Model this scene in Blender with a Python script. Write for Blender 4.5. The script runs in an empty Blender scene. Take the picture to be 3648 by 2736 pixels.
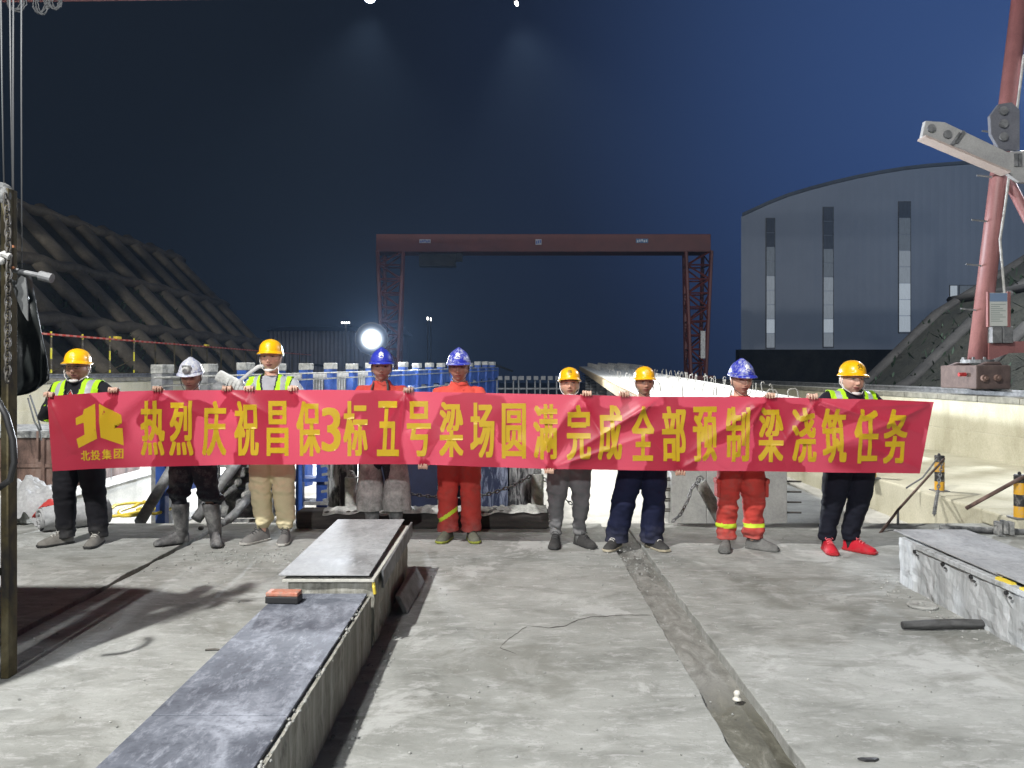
import bpy, bmesh, math, random
import numpy as np
from mathutils import Vector, Matrix, noise
R = math.radians
random.seed(7)
S = bpy.context.scene
COL = S.collection
F, HZ, EYE = 780.0, 371.0, 1.62          # focal length in pixels of a 1024 wide frame, horizon row, eye height

# ---------------------------------------------------------------- camera
cam = bpy.data.cameras.new('camera')
cam.sensor_width = 36.0
cam.lens = F / 1024 * 36
cam.shift_y = -(384 - HZ) / 1024
cam.clip_end = 900
camo = bpy.data.objects.new('camera', cam)
COL.objects.link(camo)
camo.location = (0, 0, EYE)
camo.rotation_euler = (R(90), 0, 0)
S.camera = camo

# ---------------------------------------------------------------- night sky: dark blue, with the glow of the works to the right
world = bpy.data.worlds.new('World')
S.world = world
world.use_nodes = True
wt = world.node_tree
for n in list(wt.nodes):
    wt.nodes.remove(n)
wo = wt.nodes.new('ShaderNodeOutputWorld')
bg = wt.nodes.new('ShaderNodeBackground')
tc = wt.nodes.new('ShaderNodeTexCoord')
dot = wt.nodes.new('ShaderNodeVectorMath'); dot.operation = 'DOT_PRODUCT'
dot.inputs[1].default_value = Vector((0.62, 0.72, 0.34)).normalized()
wt.links.new(tc.outputs['Generated'], dot.inputs[0])
ramp = wt.nodes.new('ShaderNodeValToRGB')
ramp.color_ramp.interpolation = 'B_SPLINE'
el = ramp.color_ramp.elements
el[0].position = 0.60; el[0].color = (0.0070, 0.0105, 0.0165, 1)
el[1].position = 1.0; el[1].color = (0.031, 0.067, 0.190, 1)
e = el.new(0.80); e.color = (0.0068, 0.0110, 0.0240, 1)
e = el.new(0.90); e.color = (0.0170, 0.0330, 0.085, 1)
wt.links.new(dot.outputs['Value'], ramp.inputs[0])
wt.links.new(ramp.outputs[0], bg.inputs['Color'])
bg.inputs['Strength'].default_value = 1.0
wt.links.new(bg.outputs[0], wo.inputs[0])

# ---------------------------------------------------------------- exposure, lamps of the works and added fill lights
S.view_settings.view_transform = 'Standard'
S.view_settings.look = 'None'
S.view_settings.gamma = 1.0
S.view_settings.exposure = 0.2
S.render.engine = 'CYCLES'
S.cycles.use_denoising = True
S.cycles.max_bounces = 6
S.cycles.sample_clamp_indirect = 4.0

def lamp(name, loc, power, size=0.25, col=(1, 1, 1), spot=None, aim=None, blend=0.5, parent=None):
    d = bpy.data.lights.new(name, 'SPOT' if spot else 'POINT')
    d.energy = power; d.color = col; d.shadow_soft_size = size
    if spot:
        d.spot_size = R(spot); d.spot_blend = blend
    o = bpy.data.objects.new(name, d); COL.objects.link(o)
    o.location = loc
    if aim is not None:
        o.rotation_euler = (Vector(aim) - Vector(loc)).to_track_quat('-Z', 'Y').to_euler()
    return o

KEY = Vector((-4.7, -0.8, 9.9))
FRONT = Vector((-2.6, -8.5, 6.8))
BACK = Vector((-3.42, 19.0, 2.40))
TOPA = Vector((-2.46, 13.5, 8.09))
TOPB = Vector((0.08, 13.5, 7.98))
SIDE = Vector((10.6, 15.6, 7.4))
lamp('flood_light_key', KEY, 8300, 0.16, (1, 0.985, 0.955))
lamp('fill_light_front', FRONT, 4300, 0.2, (0.97, 0.985, 1))  # added fill from behind the camera, brightens faces under the helmet brims
lamp('flood_light_back', BACK + Vector((0.1, -0.35, 0.02)), 9500, 0.18, (0.86, 0.92, 1), 125, (1.8, 5.0, 0.6), 0.45)
lamp('flood_light_beam', TOPA + Vector((0, 0, -0.3)), 3600, 0.2, (1, 0.99, 0.95), 112, (-3.6, 15.5, 0), 0.6)
lamp('flood_light_beam', TOPB + Vector((0, 0, -0.3)), 4500, 0.2, (1, 0.99, 0.95), 100, (2.2, 14.2, 0), 0.6)
lamp('flood_light_side', SIDE, 3500, 0.16, (0.86, 0.92, 1))
lamp('fill_light_hangar', (35.0, 37.0, 15.0), 1700, 0.3, (0.50, 0.70, 1))  # unseen lamp, added out of view to brighten the hangar wall

# ---------------------------------------------------------------- helpers
def W(px, py, Y):                        # the point that a pixel shows at depth Y
    return Vector(((px - 512) / F * Y, Y, EYE - (py - HZ) / F * Y))
def G(px, py, z=0.0):                    # the point of the level z that a pixel shows
    Y = F * (EYE - z) / (py - HZ)
    return Vector(((px - 512) / F * Y, Y, z))

def tag(o, label=None, cat=None, group=None, kind=None):
    if label: o['label'] = label
    if cat: o['category'] = cat
    if group: o['group'] = group
    if kind: o['kind'] = kind
    return o

def thing(name, loc, label, cat, group=None):
    o = bpy.data.objects.new(name, None)
    COL.objects.link(o)
    o.empty_display_size = 0.1
    o.location = loc
    return tag(o, label, cat, group)

def wloc(o):
    v = Vector((0, 0, 0))
    while o is not None:
        v = v + o.location
        o = o.parent
    return v

class MB:
    """collects shapes in world coordinates and links them as ONE mesh"""
    def __init__(s):
        s.v = []; s.f = []; s.m = []
    def add(s, vs, fs, mi=0):
        b = len(s.v)
        s.v += [tuple(v) for v in vs]
        s.f += [tuple(i + b for i in f) for f in fs]
        s.m += [mi] * len(fs)
        return s
    def box(s, c, d, mi=0, rz=0.0, M=None):
        x, y, z = (k / 2 for k in d)
        vs = [Vector(p) for p in ((-x,-y,-z),(x,-y,-z),(x,y,-z),(-x,y,-z),(-x,-y,z),(x,-y,z),(x,y,z),(-x,y,z))]
        if M is None: M = Matrix.Rotation(rz, 3, 'Z')
        c = Vector(c)
        return s.add([M @ v + c for v in vs], [(0,3,2,1),(4,5,6,7),(0,1,5,4),(1,2,6,5),(2,3,7,6),(3,0,4,7)], mi)
    def span(s, a, b, mi=0):
        a, b = Vector(a), Vector(b)
        return s.box((a + b) / 2, [abs(k) for k in (b - a)], mi)
    def loft(s, rings, mi=0, caps=True):
        n = len(rings[0]); vs = [p for r in rings for p in r]; fs = []
        for k in range(len(rings) - 1):
            for i in range(n):
                j = (i + 1) % n
                fs.append((k*n+i, k*n+j, (k+1)*n+j, (k+1)*n+i))
        if caps:
            fs.append(tuple(range(n))[::-1]); fs.append(tuple((len(rings)-1)*n + i for i in range(n)))
        return s.add(vs, fs, mi)
    def tube(s, pts, r, n=10, mi=0, up=None, flat=1.0):
        pts = [Vector(p) for p in pts]
        rs = r if isinstance(r, (list, tuple)) else [r] * len(pts)
        rings = []; side = None
        for k, p in enumerate(pts):
            t = (pts[min(k+1, len(pts)-1)] - pts[max(k-1, 0)]).normalized()
            if side is None:
                a = Vector(up) if up else (Vector((0,0,1)) if abs(t.z) < 0.9 else Vector((0,1,0)))
                side = t.cross(a).normalized()
            else:
                side = (side - t * side.dot(t)).normalized()
            w = side.cross(t)
            rings.append([p + side * (math.cos(q) * rs[k]) + w * (math.sin(q) * rs[k] * flat) for q in (2*math.pi*i/n for i in range(n))])
        return s.loft(rings, mi)
    def bar(s, a, b, w, h=None, mi=0):
        a, b = Vector(a), Vector(b)
        t = (b - a); L = t.length; t.normalize()
        u = Vector((0,0,1)) if abs(t.z) < 0.95 else Vector((0,1,0))
        x = t.cross(u).normalized(); z = x.cross(t)
        return s.box((a + b) / 2, (w, L, h or w), mi, M=Matrix((x, t, z)).transposed())
    def ell(s, c, r, nu=16, nv=10, mi=0):
        c = Vector(c); vs = [c + Vector((0,0,-r[2]))]; fs = []
        for j in range(1, nv):
            a = -math.pi/2 + math.pi*j/nv
            for i in range(nu):
                q = 2*math.pi*i/nu
                vs.append(c + Vector((r[0]*math.cos(a)*math.cos(q), r[1]*math.cos(a)*math.sin(q), r[2]*math.sin(a))))
        vs.append(c + Vector((0,0,r[2])))
        for i in range(nu):
            k = (i+1) % nu
            fs.append((0, 1+k, 1+i))
            for j in range(nv-2):
                fs.append((1+j*nu+i, 1+j*nu+k, 1+(j+1)*nu+k, 1+(j+1)*nu+i))
            fs.append((1+(nv-2)*nu+i, 1+(nv-2)*nu+k, len(vs)-1))
        return s.add(vs, fs, mi)
    def prism(s, poly, vec, mi=0):
        vec = Vector(vec); n = len(poly)
        vs = [Vector(p) for p in poly] + [Vector(p) + vec for p in poly]
        return s.add(vs, [tuple(range(n))[::-1], tuple(range(n, 2*n))] + [(i, (i+1) % n, (i+1) % n + n, i + n) for i in range(n)], mi)
    def mesh(s, name):
        me = bpy.data.meshes.new(name)
        me.from_pydata(s.v, [], s.f)
        me.update()
        return me
    def build(s, name, mats, parent=None, smooth=False, bevel=0.0, fix=True):
        me = s.mesh(name)
        for m in (mats if isinstance(mats, (list, tuple)) else [mats]):
            me.materials.append(m)
        for p, k in zip(me.polygons, s.m):
            p.material_index = k
        if fix:
            b = bmesh.new(); b.from_mesh(me)
            bmesh.ops.recalc_face_normals(b, faces=b.faces); b.to_mesh(me); b.free()
        return link(name, me, parent, smooth, bevel)

def link(name, me, parent=None, smooth=False, bevel=0.0):
    o = bpy.data.objects.new(name, me)
    COL.objects.link(o)
    if parent is not None:
        me.transform(Matrix.Translation(-wloc(parent)))
        o.parent = parent
    else:                                   # origin at the base of the thing
        n = len(me.vertices)
        c = np.empty(n*3); me.vertices.foreach_get('co', c); c = c.reshape(-1, 3)
        b = Vector((float((c[:,0].min()+c[:,0].max())/2), float((c[:,1].min()+c[:,1].max())/2), float(c[:,2].min())))
        me.transform(Matrix.Translation(-b)); o.location = b
    if smooth:
        me.polygons.foreach_set('use_smooth', [True]*len(me.polygons))
    if bevel:
        m = o.modifiers.new('bevel', 'BEVEL'); m.width = bevel; m.segments = 2; m.limit_method = 'ANGLE'; m.angle_limit = R(40)
    return o

def copy_tree(o, loc=None, label=None, parent=None, rz=None):
    kids = list(o.children)
    c = o.copy(); COL.objects.link(c)
    if parent is not None: c.parent = parent
    if loc is not None: c.location = loc
    if rz is not None: c.rotation_euler = (0, 0, rz)
    if label: c['label'] = label
    for k in kids: copy_tree(k, None, None, c)
    return c

# ---------------------------------------------------------------- materials
class NT:
    def __init__(s, name):
        s.mat = bpy.data.materials.new(name); s.mat.use_nodes = True
        s.t = s.mat.node_tree; s.b = s.t.nodes['Principled BSDF']
        s.geo = None
    def n(s, typ, **kw):
        x = s.t.nodes.new(typ)
        for k, v in kw.items(): setattr(x, k, v)
        return x
    def l(s, a, b): s.t.links.new(a, b)
    def pos(s, sc=(1,1,1)):
        if s.geo is None: s.geo = s.n('ShaderNodeNewGeometry')
        m = s.n('ShaderNodeVectorMath', operation='MULTIPLY'); s.l(s.geo.outputs['Position'], m.inputs[0]); m.inputs[1].default_value = sc
        return m.outputs[0]
    def noise(s, scale, detail=6, rough=0.6, sc=(1,1,1), dist=0.0):
        x = s.n('ShaderNodeTexNoise'); x.inputs['Scale'].default_value = scale; x.inputs['Detail'].default_value = detail
        x.inputs['Roughness'].default_value = rough; x.inputs['Distortion'].default_value = dist
        s.l(s.pos(sc), x.inputs['Vector']); return x.outputs['Fac']
    def ramp(s, fac, stops):
        x = s.n('ShaderNodeValToRGB'); e = x.color_ramp.elements
        e[0].position, e[0].color = stops[0][0], (*stops[0][1], 1)
        e[1].position, e[1].color = stops[-1][0], (*stops[-1][1], 1)
        for p, c in stops[1:-1]:
            k = e.new(p); k.color = (*c, 1)
        s.l(fac, x.inputs[0]); return x.outputs[0]
    def mix(s, fac, a, b, mode='MIX'):
        x = s.n('ShaderNodeMix', data_type='RGBA', blend_type=mode)
        for sock, v in ((x.inputs[0], fac), (x.inputs[6], a), (x.inputs[7], b)):
            if hasattr(v, 'links') or hasattr(v, 'is_linked'): s.l(v, sock)
            elif isinstance(v, (int, float)): sock.default_value = v
            else: sock.default_value = (*v, 1)
        return x.outputs[2]
    def m(s, op, a, b=0.0, c=None):
        x = s.n('ShaderNodeMath', operation=op)
        for i, v in enumerate((a, b) if c is None else (a, b, c)):
            if isinstance(v, (int, float)): x.inputs[i].default_value = v
            else: s.l(v, x.inputs[i])
        return x.outputs[0]
    def bump(s, h, strength=0.3, dist=0.01):
        x = s.n('ShaderNodeBump'); x.inputs['Strength'].default_value = strength; x.inputs['Distance'].default_value = dist
        s.l(h, x.inputs['Height']); s.l(x.outputs[0], s.b.inputs['Normal'])
    def done(s, col=None, rough=0.8, metal=0.0):
        if col is not None:
            if isinstance(col, tuple): s.b.inputs['Base Color'].default_value = (*col, 1)
            else: s.l(col, s.b.inputs['Base Color'])
        if isinstance(rough, (int, float)): s.b.inputs['Roughness'].default_value = rough
        else: s.l(rough, s.b.inputs['Roughness'])
        s.b.inputs['Metallic'].default_value = metal
        return s.mat

def grime(name, a, b, scale=6, rough=0.8, metal=0.0, bump=0.25, c=None, sc=(1,1,1), lo=0.35, hi=0.68, bs=40, bd=0.006, dist=0.4):
    t = NT(name)
    f = t.noise(scale, 8, 0.65, sc, dist)
    stops = [(lo, a), (hi, b)] if c is None else [(lo, a), ((lo+hi)/2, b), (hi, c)]
    col = t.ramp(f, stops)
    fine = t.noise(bs, 5, 0.7)
    col = t.mix(t.ramp(fine, [(0.3, (0,0,0)), (0.75, (1,1,1))]), t.mix(0.75, col, col), t.mix(1.0, col, (0.72,0.72,0.72), 'MULTIPLY'))
    if bump: t.bump(fine, bump, bd)
    return t.done(col, rough, metal)

def flat(name, c, rough=0.6, metal=0.0, emit=None, strength=0.0):
    t = NT(name); t.done(c, rough, metal)
    if emit:
        t.b.inputs['Emission Color'].default_value = (*emit, 1); t.b.inputs['Emission Strength'].default_value = strength
    return t.mat

# concrete of the platform: pale cement crust with darker scuffed areas and a gritty relief
def concrete_floor():
    t = NT('platform_concrete')
    big = t.noise(0.75, 6, 0.6, dist=1.2)
    mid = t.noise(3.1, 9, 0.72, sc=(0.75, 1.3, 1), dist=0.8)
    fin = t.noise(34, 7, 0.75)
    crust = t.noise(9.0, 10, 0.8, sc=(0.6, 1.5, 1), dist=0.3)
    c1 = t.ramp(big, [(0.30, (0.185, 0.190, 0.173)), (0.48, (0.282, 0.288, 0.268)), (0.70, (0.350, 0.357, 0.336))])
    c2 = t.ramp(mid, [(0.32, (0.64, 0.64, 0.63)), (0.48, (0.92, 0.92, 0.92)), (0.68, (1.10, 1.10, 1.11))])
    c = t.mix(1.0, c1, c2, 'MULTIPLY')
    c = t.mix(t.ramp(crust, [(0.52, (0,0,0)), (0.60, (0.55,0.55,0.55))]), c, (0.42, 0.42, 0.41))
    c = t.mix(t.ramp(fin, [(0.28, (0.75,0.75,0.75)), (0.42, (0,0,0))]), c, (0.15, 0.15, 0.135))
    spk = t.n('ShaderNodeTexVoronoi'); spk.inputs['Scale'].default_value = 26; t.l(t.pos(), spk.inputs['Vector'])
    c = t.mix(t.ramp(spk.outputs['Distance'], [(0.05, (0.8,0.8,0.8)), (0.11, (0,0,0))]), c, (0.17, 0.17, 0.15))
    spill = t.noise(1.35, 9, 0.66, sc=(1, 0.8, 1), dist=0.5); damp = t.noise(1.1, 8, 0.68, sc=(0.7, 1.2, 1.0), dist=1.5)
    c = t.mix(t.ramp(spill, [(0.565, (0,0,0)), (0.60, (0.6,)*3)]), c, (0.43, 0.435, 0.42))
    c = t.mix(t.ramp(damp, [(0.36, (0.55,)*3), (0.44, (0,0,0))]), c, (0.15, 0.15, 0.13))
    h = t.m('ADD', t.m('MULTIPLY', mid, 1.0), t.m('ADD', t.m('MULTIPLY', fin, 0.55), t.m('MULTIPLY', crust, 0.9)))
    t.bump(h, 0.5, 0.014)
    return t.done(c, 0.88)

M = {}
M['slab'] = concrete_floor()
def silt():
    t = NT('channel_silt')
    f = t.noise(7, 9, 0.72, sc=(1.3, 0.6, 1), dist=0.6); g = t.noise(45, 6, 0.75)
    dry = t.ramp(f, [(0.34, (0.12, 0.118, 0.105)), (0.52, (0.20, 0.198, 0.18)), (0.70, (0.33, 0.328, 0.31))])
    wet = t.ramp(f, [(0.36, (0.045, 0.043, 0.030)), (0.54, (0.105, 0.102, 0.080)), (0.70, (0.21, 0.205, 0.175))])
    sx = t.n('ShaderNodeSeparateXYZ'); t.l(t.pos(), sx.inputs[0])
    k = t.m('ADD', t.m('MULTIPLY', sx.outputs[1], -1.0), t.m('MULTIPLY', f, 1.6))
    mr = t.n('ShaderNodeMapRange'); mr.inputs[1].default_value = -3.40; mr.inputs[2].default_value = -2.95; t.l(k, mr.inputs[0])
    c = t.mix(mr.outputs[0], dry, wet)
    c = t.mix(t.ramp(g, [(0.30, (0.6,)*3), (0.45, (0, 0, 0))]), c, (0.07, 0.068, 0.055))
    t.bump(t.m('ADD', f, t.m('MULTIPLY', g, 0.6)), 0.5, 0.010)
    return t.done(c, 0.8)
M['wet'] = silt()
M['pale'] = grime('pale_concrete', (0.42, 0.415, 0.37), (0.60, 0.59, 0.53), 2.6, 0.85, bump=0.3)
M['yard'] = grime('yard_ground', (0.34, 0.335, 0.31), (0.56, 0.55, 0.51), 1.8, 0.9, bump=0.5, bs=22, bd=0.02)
M['cream'] = grime('cream_concrete', (0.36, 0.335, 0.235), (0.50, 0.475, 0.36), 1.3, 0.85, bump=0.25, c=(0.58, 0.55, 0.43), sc=(1, 1, 0.5), lo=0.3, hi=0.72)
M['coping'] = grime('rail_coping', (0.13, 0.125, 0.10), (0.27, 0.26, 0.215), 5, 0.85, bump=0.5)
M['earth'] = grime('earth', (0.012, 0.013, 0.012), (0.035, 0.034, 0.028), 0.8, 0.95, bump=0.6, bs=5, bd=0.15)
M['ground'] = grime('ground', (0.05, 0.05, 0.045), (0.12, 0.115, 0.10), 0.5, 0.95, bump=0.5, bs=6, bd=0.06)
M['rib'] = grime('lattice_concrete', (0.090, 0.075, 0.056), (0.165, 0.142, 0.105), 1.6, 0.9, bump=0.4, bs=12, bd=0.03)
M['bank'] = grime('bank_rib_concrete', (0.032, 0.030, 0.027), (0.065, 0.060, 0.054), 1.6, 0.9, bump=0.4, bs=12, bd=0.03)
M['soil'] = grime('planted_soil', (0.014, 0.016, 0.011), (0.038, 0.037, 0.025), 1.1, 0.95, bump=0.8, bs=7, bd=0.12)
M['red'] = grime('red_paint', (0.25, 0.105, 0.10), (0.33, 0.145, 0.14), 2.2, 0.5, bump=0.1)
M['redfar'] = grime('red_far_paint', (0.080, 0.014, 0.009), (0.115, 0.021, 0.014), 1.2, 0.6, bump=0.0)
M['rust'] = grime('rusty_steel', (0.045, 0.026, 0.020), (0.16, 0.098, 0.078), 4.5, 0.8, bump=0.4, c=(0.23, 0.165, 0.14), sc=(1, 1, 0.4))
M['steel'] = grime('grey_steel', (0.12, 0.125, 0.13), (0.30, 0.305, 0.31), 7, 0.6, metal=0.2, bump=0.25)
M['dirty'] = grime('cement_splashed_steel', (0.055, 0.058, 0.062), (0.20, 0.205, 0.205), 9, 0.85, bump=0.7, c=(0.42, 0.42, 0.40), lo=0.36, hi=0.66, bd=0.012)
M['white'] = grime('cement_white', (0.36, 0.36, 0.345), (0.62, 0.62, 0.60), 11, 0.85, bump=0.5)
M['blue'] = grime('blue_form_paint', (0.010, 0.038, 0.19), (0.022, 0.085, 0.36), 5, 0.5, bump=0.2, c=(0.28, 0.34, 0.48), sc=(1, 1, 0.5), lo=0.34, hi=0.80)
M['navy'] = grime('navy_form_plate', (0.008, 0.012, 0.035), (0.016, 0.024, 0.065), 4, 0.5, bump=0.15)
def stained(name, base, mark, thr=0.52):
    t = NT(name)
    f = t.noise(13, 8, 0.7, sc=(1, 1, 0.22), dist=0.8)
    g = t.noise(3, 4, 0.6, sc=(1, 1, 0.4))
    k = t.m('ADD', t.m('MULTIPLY', f, 0.75), t.m('MULTIPLY', g, 0.25))
    c = t.mix(t.ramp(k, [(thr-0.04, (0,0,0)), (thr+0.07, (1,1,1))]), base, mark)
    t.bump(f, 0.5, 0.008)
    return t.done(c, 0.7)
M['bluestain'] = stained('blue_stained_plate', (0.010, 0.018, 0.052), (0.20, 0.235, 0.33), 0.53)
M['darkstain'] = stained('dark_stained_plate', (0.014, 0.015, 0.019), (0.30, 0.31, 0.32), 0.50)
M['caked'] = grime('cement_caked', (0.20, 0.205, 0.195), (0.36, 0.365, 0.345), 10, 0.92, bump=0.9, c=(0.50, 0.50, 0.475), lo=0.34, hi=0.66, bs=45, bd=0.012)
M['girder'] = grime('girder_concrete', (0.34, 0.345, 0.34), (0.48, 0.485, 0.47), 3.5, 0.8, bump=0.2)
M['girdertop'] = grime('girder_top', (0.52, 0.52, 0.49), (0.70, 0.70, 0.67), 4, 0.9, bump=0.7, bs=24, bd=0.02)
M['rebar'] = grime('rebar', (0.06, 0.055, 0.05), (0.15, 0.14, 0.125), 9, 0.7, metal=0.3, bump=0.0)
M['rebarpale'] = grime('pale_rebar', (0.20, 0.19, 0.17), (0.38, 0.37, 0.34), 9, 0.7, bump=0.0)  # rebar in a paler tone, for the girder hooks
M['timber'] = grime('old_timber', (0.022, 0.019, 0.017), (0.075, 0.066, 0.058), 6, 0.85, bump=0.6, sc=(0.3, 2, 2), bd=0.01)
M['edgeform'] = grime('brown_edge_strip', (0.17, 0.125, 0.065), (0.32, 0.25, 0.15), 6, 0.85, bump=0.4)
M['facade'] = grime('corrugated_facade', (0.46, 0.51, 0.60), (0.54, 0.59, 0.68), 0.15, 0.6, bump=0.0)
M['roofing'] = grime('hangar_roof', (0.16, 0.18, 0.21), (0.22, 0.25, 0.28), 0.5, 0.6, bump=0.0)
M['canvas'] = grime('grey_canvas', (0.33, 0.335, 0.34), (0.46, 0.465, 0.47), 6, 0.9, bump=0.3)
M['tarp'] = grime('black_tarp', (0.010, 0.013, 0.013), (0.030, 0.035, 0.034), 3, 0.42, bump=0.25, bs=9, bd=0.02)
M['redcloth'] = flat('red_cloth', (0.42, 0.035, 0.03), 0.85)
M['yellowhose'] = flat('yellow_hose', (0.72, 0.55, 0.06), 0.5)
M['whitehose'] = grime('white_hose', (0.50, 0.50, 0.49), (0.66, 0.66, 0.65), 12, 0.6, bump=0.2)
M['black'] = flat('black_rubber', (0.016, 0.016, 0.017), 0.55)
M['wire'] = flat('wire', (0.10, 0.105, 0.11), 0.6)
M['lamp'] = flat('lamp_lens', (1, 1, 1), 0.4, emit=(0.93, 0.96, 1.0), strength=60)
def glare_lens(name, centre, core, halo):
    # floodlight lens with its glare painted in: emission fades outward from the centre
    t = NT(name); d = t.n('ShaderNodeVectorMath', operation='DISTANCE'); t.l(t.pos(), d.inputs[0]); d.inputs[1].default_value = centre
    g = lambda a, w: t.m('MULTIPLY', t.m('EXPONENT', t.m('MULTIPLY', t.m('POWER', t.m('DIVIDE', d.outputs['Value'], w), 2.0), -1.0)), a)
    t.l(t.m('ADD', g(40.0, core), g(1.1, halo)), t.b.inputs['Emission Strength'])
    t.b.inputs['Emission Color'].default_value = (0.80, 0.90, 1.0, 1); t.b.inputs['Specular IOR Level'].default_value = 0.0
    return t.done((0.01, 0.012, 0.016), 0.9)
M['lampglare'] = glare_lens('glare_lamp_lens', BACK, 0.120, 0.185)
M['lampfar'] = flat('far_lamp_lens', (1, 1, 1), 0.4, emit=(1.0, 0.98, 0.92), strength=6)
M['postyellow'] = grime('yellow_post_paint', (0.16, 0.13, 0.03), (0.30, 0.26, 0.06), 7, 0.7)
M['lampsign'] = flat('far_sign_lens', (1, 1, 1), 0.4, emit=(0.95, 0.95, 0.85), strength=0.9)
def striped(name, a, b, period, phase=0.0, axis=2, wear=0.35):
    t = NT(name)
    sx = t.n('ShaderNodeSeparateXYZ'); t.l(t.pos(), sx.inputs[0])
    k = t.m('FRACT', t.m('ADD', t.m('MULTIPLY', sx.outputs[axis], 1.0/period), phase))
    c = t.mix(t.m('GREATER_THAN', k, 0.5), a, b)
    f = t.noise(16, 7, 0.7)
    c = t.mix(t.ramp(f, [(0.52, (0,0,0)), (0.66, (wear*2,)*3)]), c, (0.30, 0.29, 0.27))
    return t.done(c, 0.6)
M['bollard'] = striped('bollard_stripes', (0.62, 0.33, 0.02), (0.02, 0.02, 0.02), 0.235, 0.35)
M['fencepost'] = striped('fence_post_stripes', (0.55, 0.50, 0.03), (0.06, 0.05, 0.03), 0.5, 0.2, wear=0.2)
M['fencerail'] = striped('fence_rail_stripes', (0.50, 0.05, 0.03), (0.55, 0.22, 0.17), 0.30, 0.0, axis=1, wear=0.2)
M['yellowrust'] = grime('yellow_rusty_post', (0.012, 0.010, 0.007), (0.060, 0.046, 0.014), 7, 0.8, bump=0.4, c=(0.11, 0.095, 0.05), sc=(1, 1, 0.5))
M['leaf'] = grime('weed_leaves', (0.03, 0.09, 0.02), (0.09, 0.19, 0.05), 3, 0.7, bump=0.0)
M['darkleaf'] = grime('slope_weeds', (0.012, 0.03, 0.014), (0.035, 0.06, 0.03), 3, 0.8, bump=0.0)

# ================================================================ SETTING
def jag(x, y0, y1, amp, step=0.06, seed=0):
    pts = []; y = y0; k = 0
    while y < y1:
        pts.append((x + amp * noise.noise(Vector((y*3.1, seed, 0))) * 2 + amp * 0.8 * noise.noise(Vector((y*13, seed+5, 0))), y))
        y += step
    pts.append((x, y1))
    return pts
def slab_piece(mb, left, right, z0, z1):
    poly = left + right[::-1]
    mb.prism([(x, y, z0) for x, y in poly], (0, 0, z1 - z0))
Y0, Y1 = -6.0, 8.30
mb = MB()
straight = lambda x: [(x, Y0), (x, Y1)]
slab_piece(mb, straight(-12.0), jag(-3.085, Y0, Y1, 0.014, seed=1), -0.5, 0.0)
slab_piece(mb, jag(-3.02, Y0, Y1, 0.014, seed=2), jag(0.945, Y0, Y1, 0.009, seed=3), -0.5, 0.0)
slab_piece(mb, jag(1.205, Y0, Y1, 0.009, seed=4), straight(9.5), -0.5, 0.0)
tag(mb.build('concrete_platform', M['slab'], bevel=0.006), kind='structure')
mb = MB()                                # silted channel between two lanes of the platform, uneven floor
ny = 190
vs = []; fs = []
nx = 9
for j in range(ny + 1):
    y = Y0 + (Y1 - Y0) * j / ny
    for i in range(nx):
        x = 0.90 + 0.36 * i / (nx - 1)
        z = -0.058 + 0.007 * noise.noise(Vector((x*9, y*1.3, 3))) + 0.007 * noise.noise(Vector((x*22, y*7, 9)))
        z += 0.018 * math.exp(-((x - 1.10) / 0.022) ** 2) + 0.022 * max(0, min(1, (y - 6.2) / 1.2))
        vs.append((x, y, min(z, -0.003)))
for j in range(ny):
    for i in range(nx - 1):
        a = j * nx + i
        fs.append((a, a+1, a+nx+1, a+nx))
mb.add(vs, fs)
tag(mb.build('channel_floor', M['wet'], smooth=True), kind='structure')
mb = MB()
mb.span((-3.14, Y0, -0.3), (-2.97, Y1, -0.045))
tag(mb.build('joint_floor', M['wet']), kind='structure')

mb = MB(); mb.add([(-110, -40, -0.36), (110, -40, -0.36), (110, 130, -0.36), (-110, 130, -0.36)], [(0, 1, 2, 3)])
tag(mb.build('ground', M['ground'], fix=False), kind='structure')
mb = MB(); mb.span((-5.35, 8.32, -0.5), (5.0, 46, -0.30))
tag(mb.build('yard', M['yard']), kind='structure')
mb = MB(); mb.span((-9.9, 8.32, -0.5), (-5.35, 46, -0.03))
tag(mb.build('lane', M['pale'], bevel=0.02), kind='structure')
mb = MB(); mb.span((5.0, 8.32, -0.5), (7.9, 46, 0.15)); mb.span((5.0, 7.72, 0.004), (9.0, 8.316, 0.15))
tag(mb.build('raised_lane', M['cream'], bevel=0.02), kind='structure')

# walls that carry the crane rails
def rail_wall(x0, x1, zt, label, face):
    t = thing('track_wall', ((x0+x1)/2, 20, -0.3), label, 'wall')
    m = MB(); m.span((x0, 3.0, -0.3), (x1, 58, zt - 0.10)); m.span((face[0], 3.0, -0.3), (face[1], 58, zt - 0.62))
    m.build('wall_body', M['cream'], t, bevel=0.01)
    m = MB(); y = 3.0; k = 0
    while y < 58:
        L = 0.9 + 0.35 * random.random()
        m.span((x0 - 0.03, y + 0.008, zt - 0.098), (x1 + 0.03, min(y + L, 58) - 0.008, zt - 0.01 * random.random())); y += L
    m.build('coping', M['coping'], t, bevel=0.008)
    m = MB(); xc = (x0+x1)/2
    m.span((xc-0.055, 3, zt), (xc+0.055, 58, zt+0.014)); m.span((xc-0.010, 3, zt+0.014), (xc+0.010, 58, zt+0.072)); m.span((xc-0.033, 3, zt+0.072), (xc+0.033, 58, zt+0.105))
    m.build('rail', M['steel'], t)
    return t
rail_wall(7.9, 8.75, 1.20, 'cream concrete wall carrying the crane rail past the striped bollards', (7.86, 7.90))
rail_wall(-10.75, -9.9, 1.45, 'cream concrete wall under the striped safety fence', (-9.90, -9.86))

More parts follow.
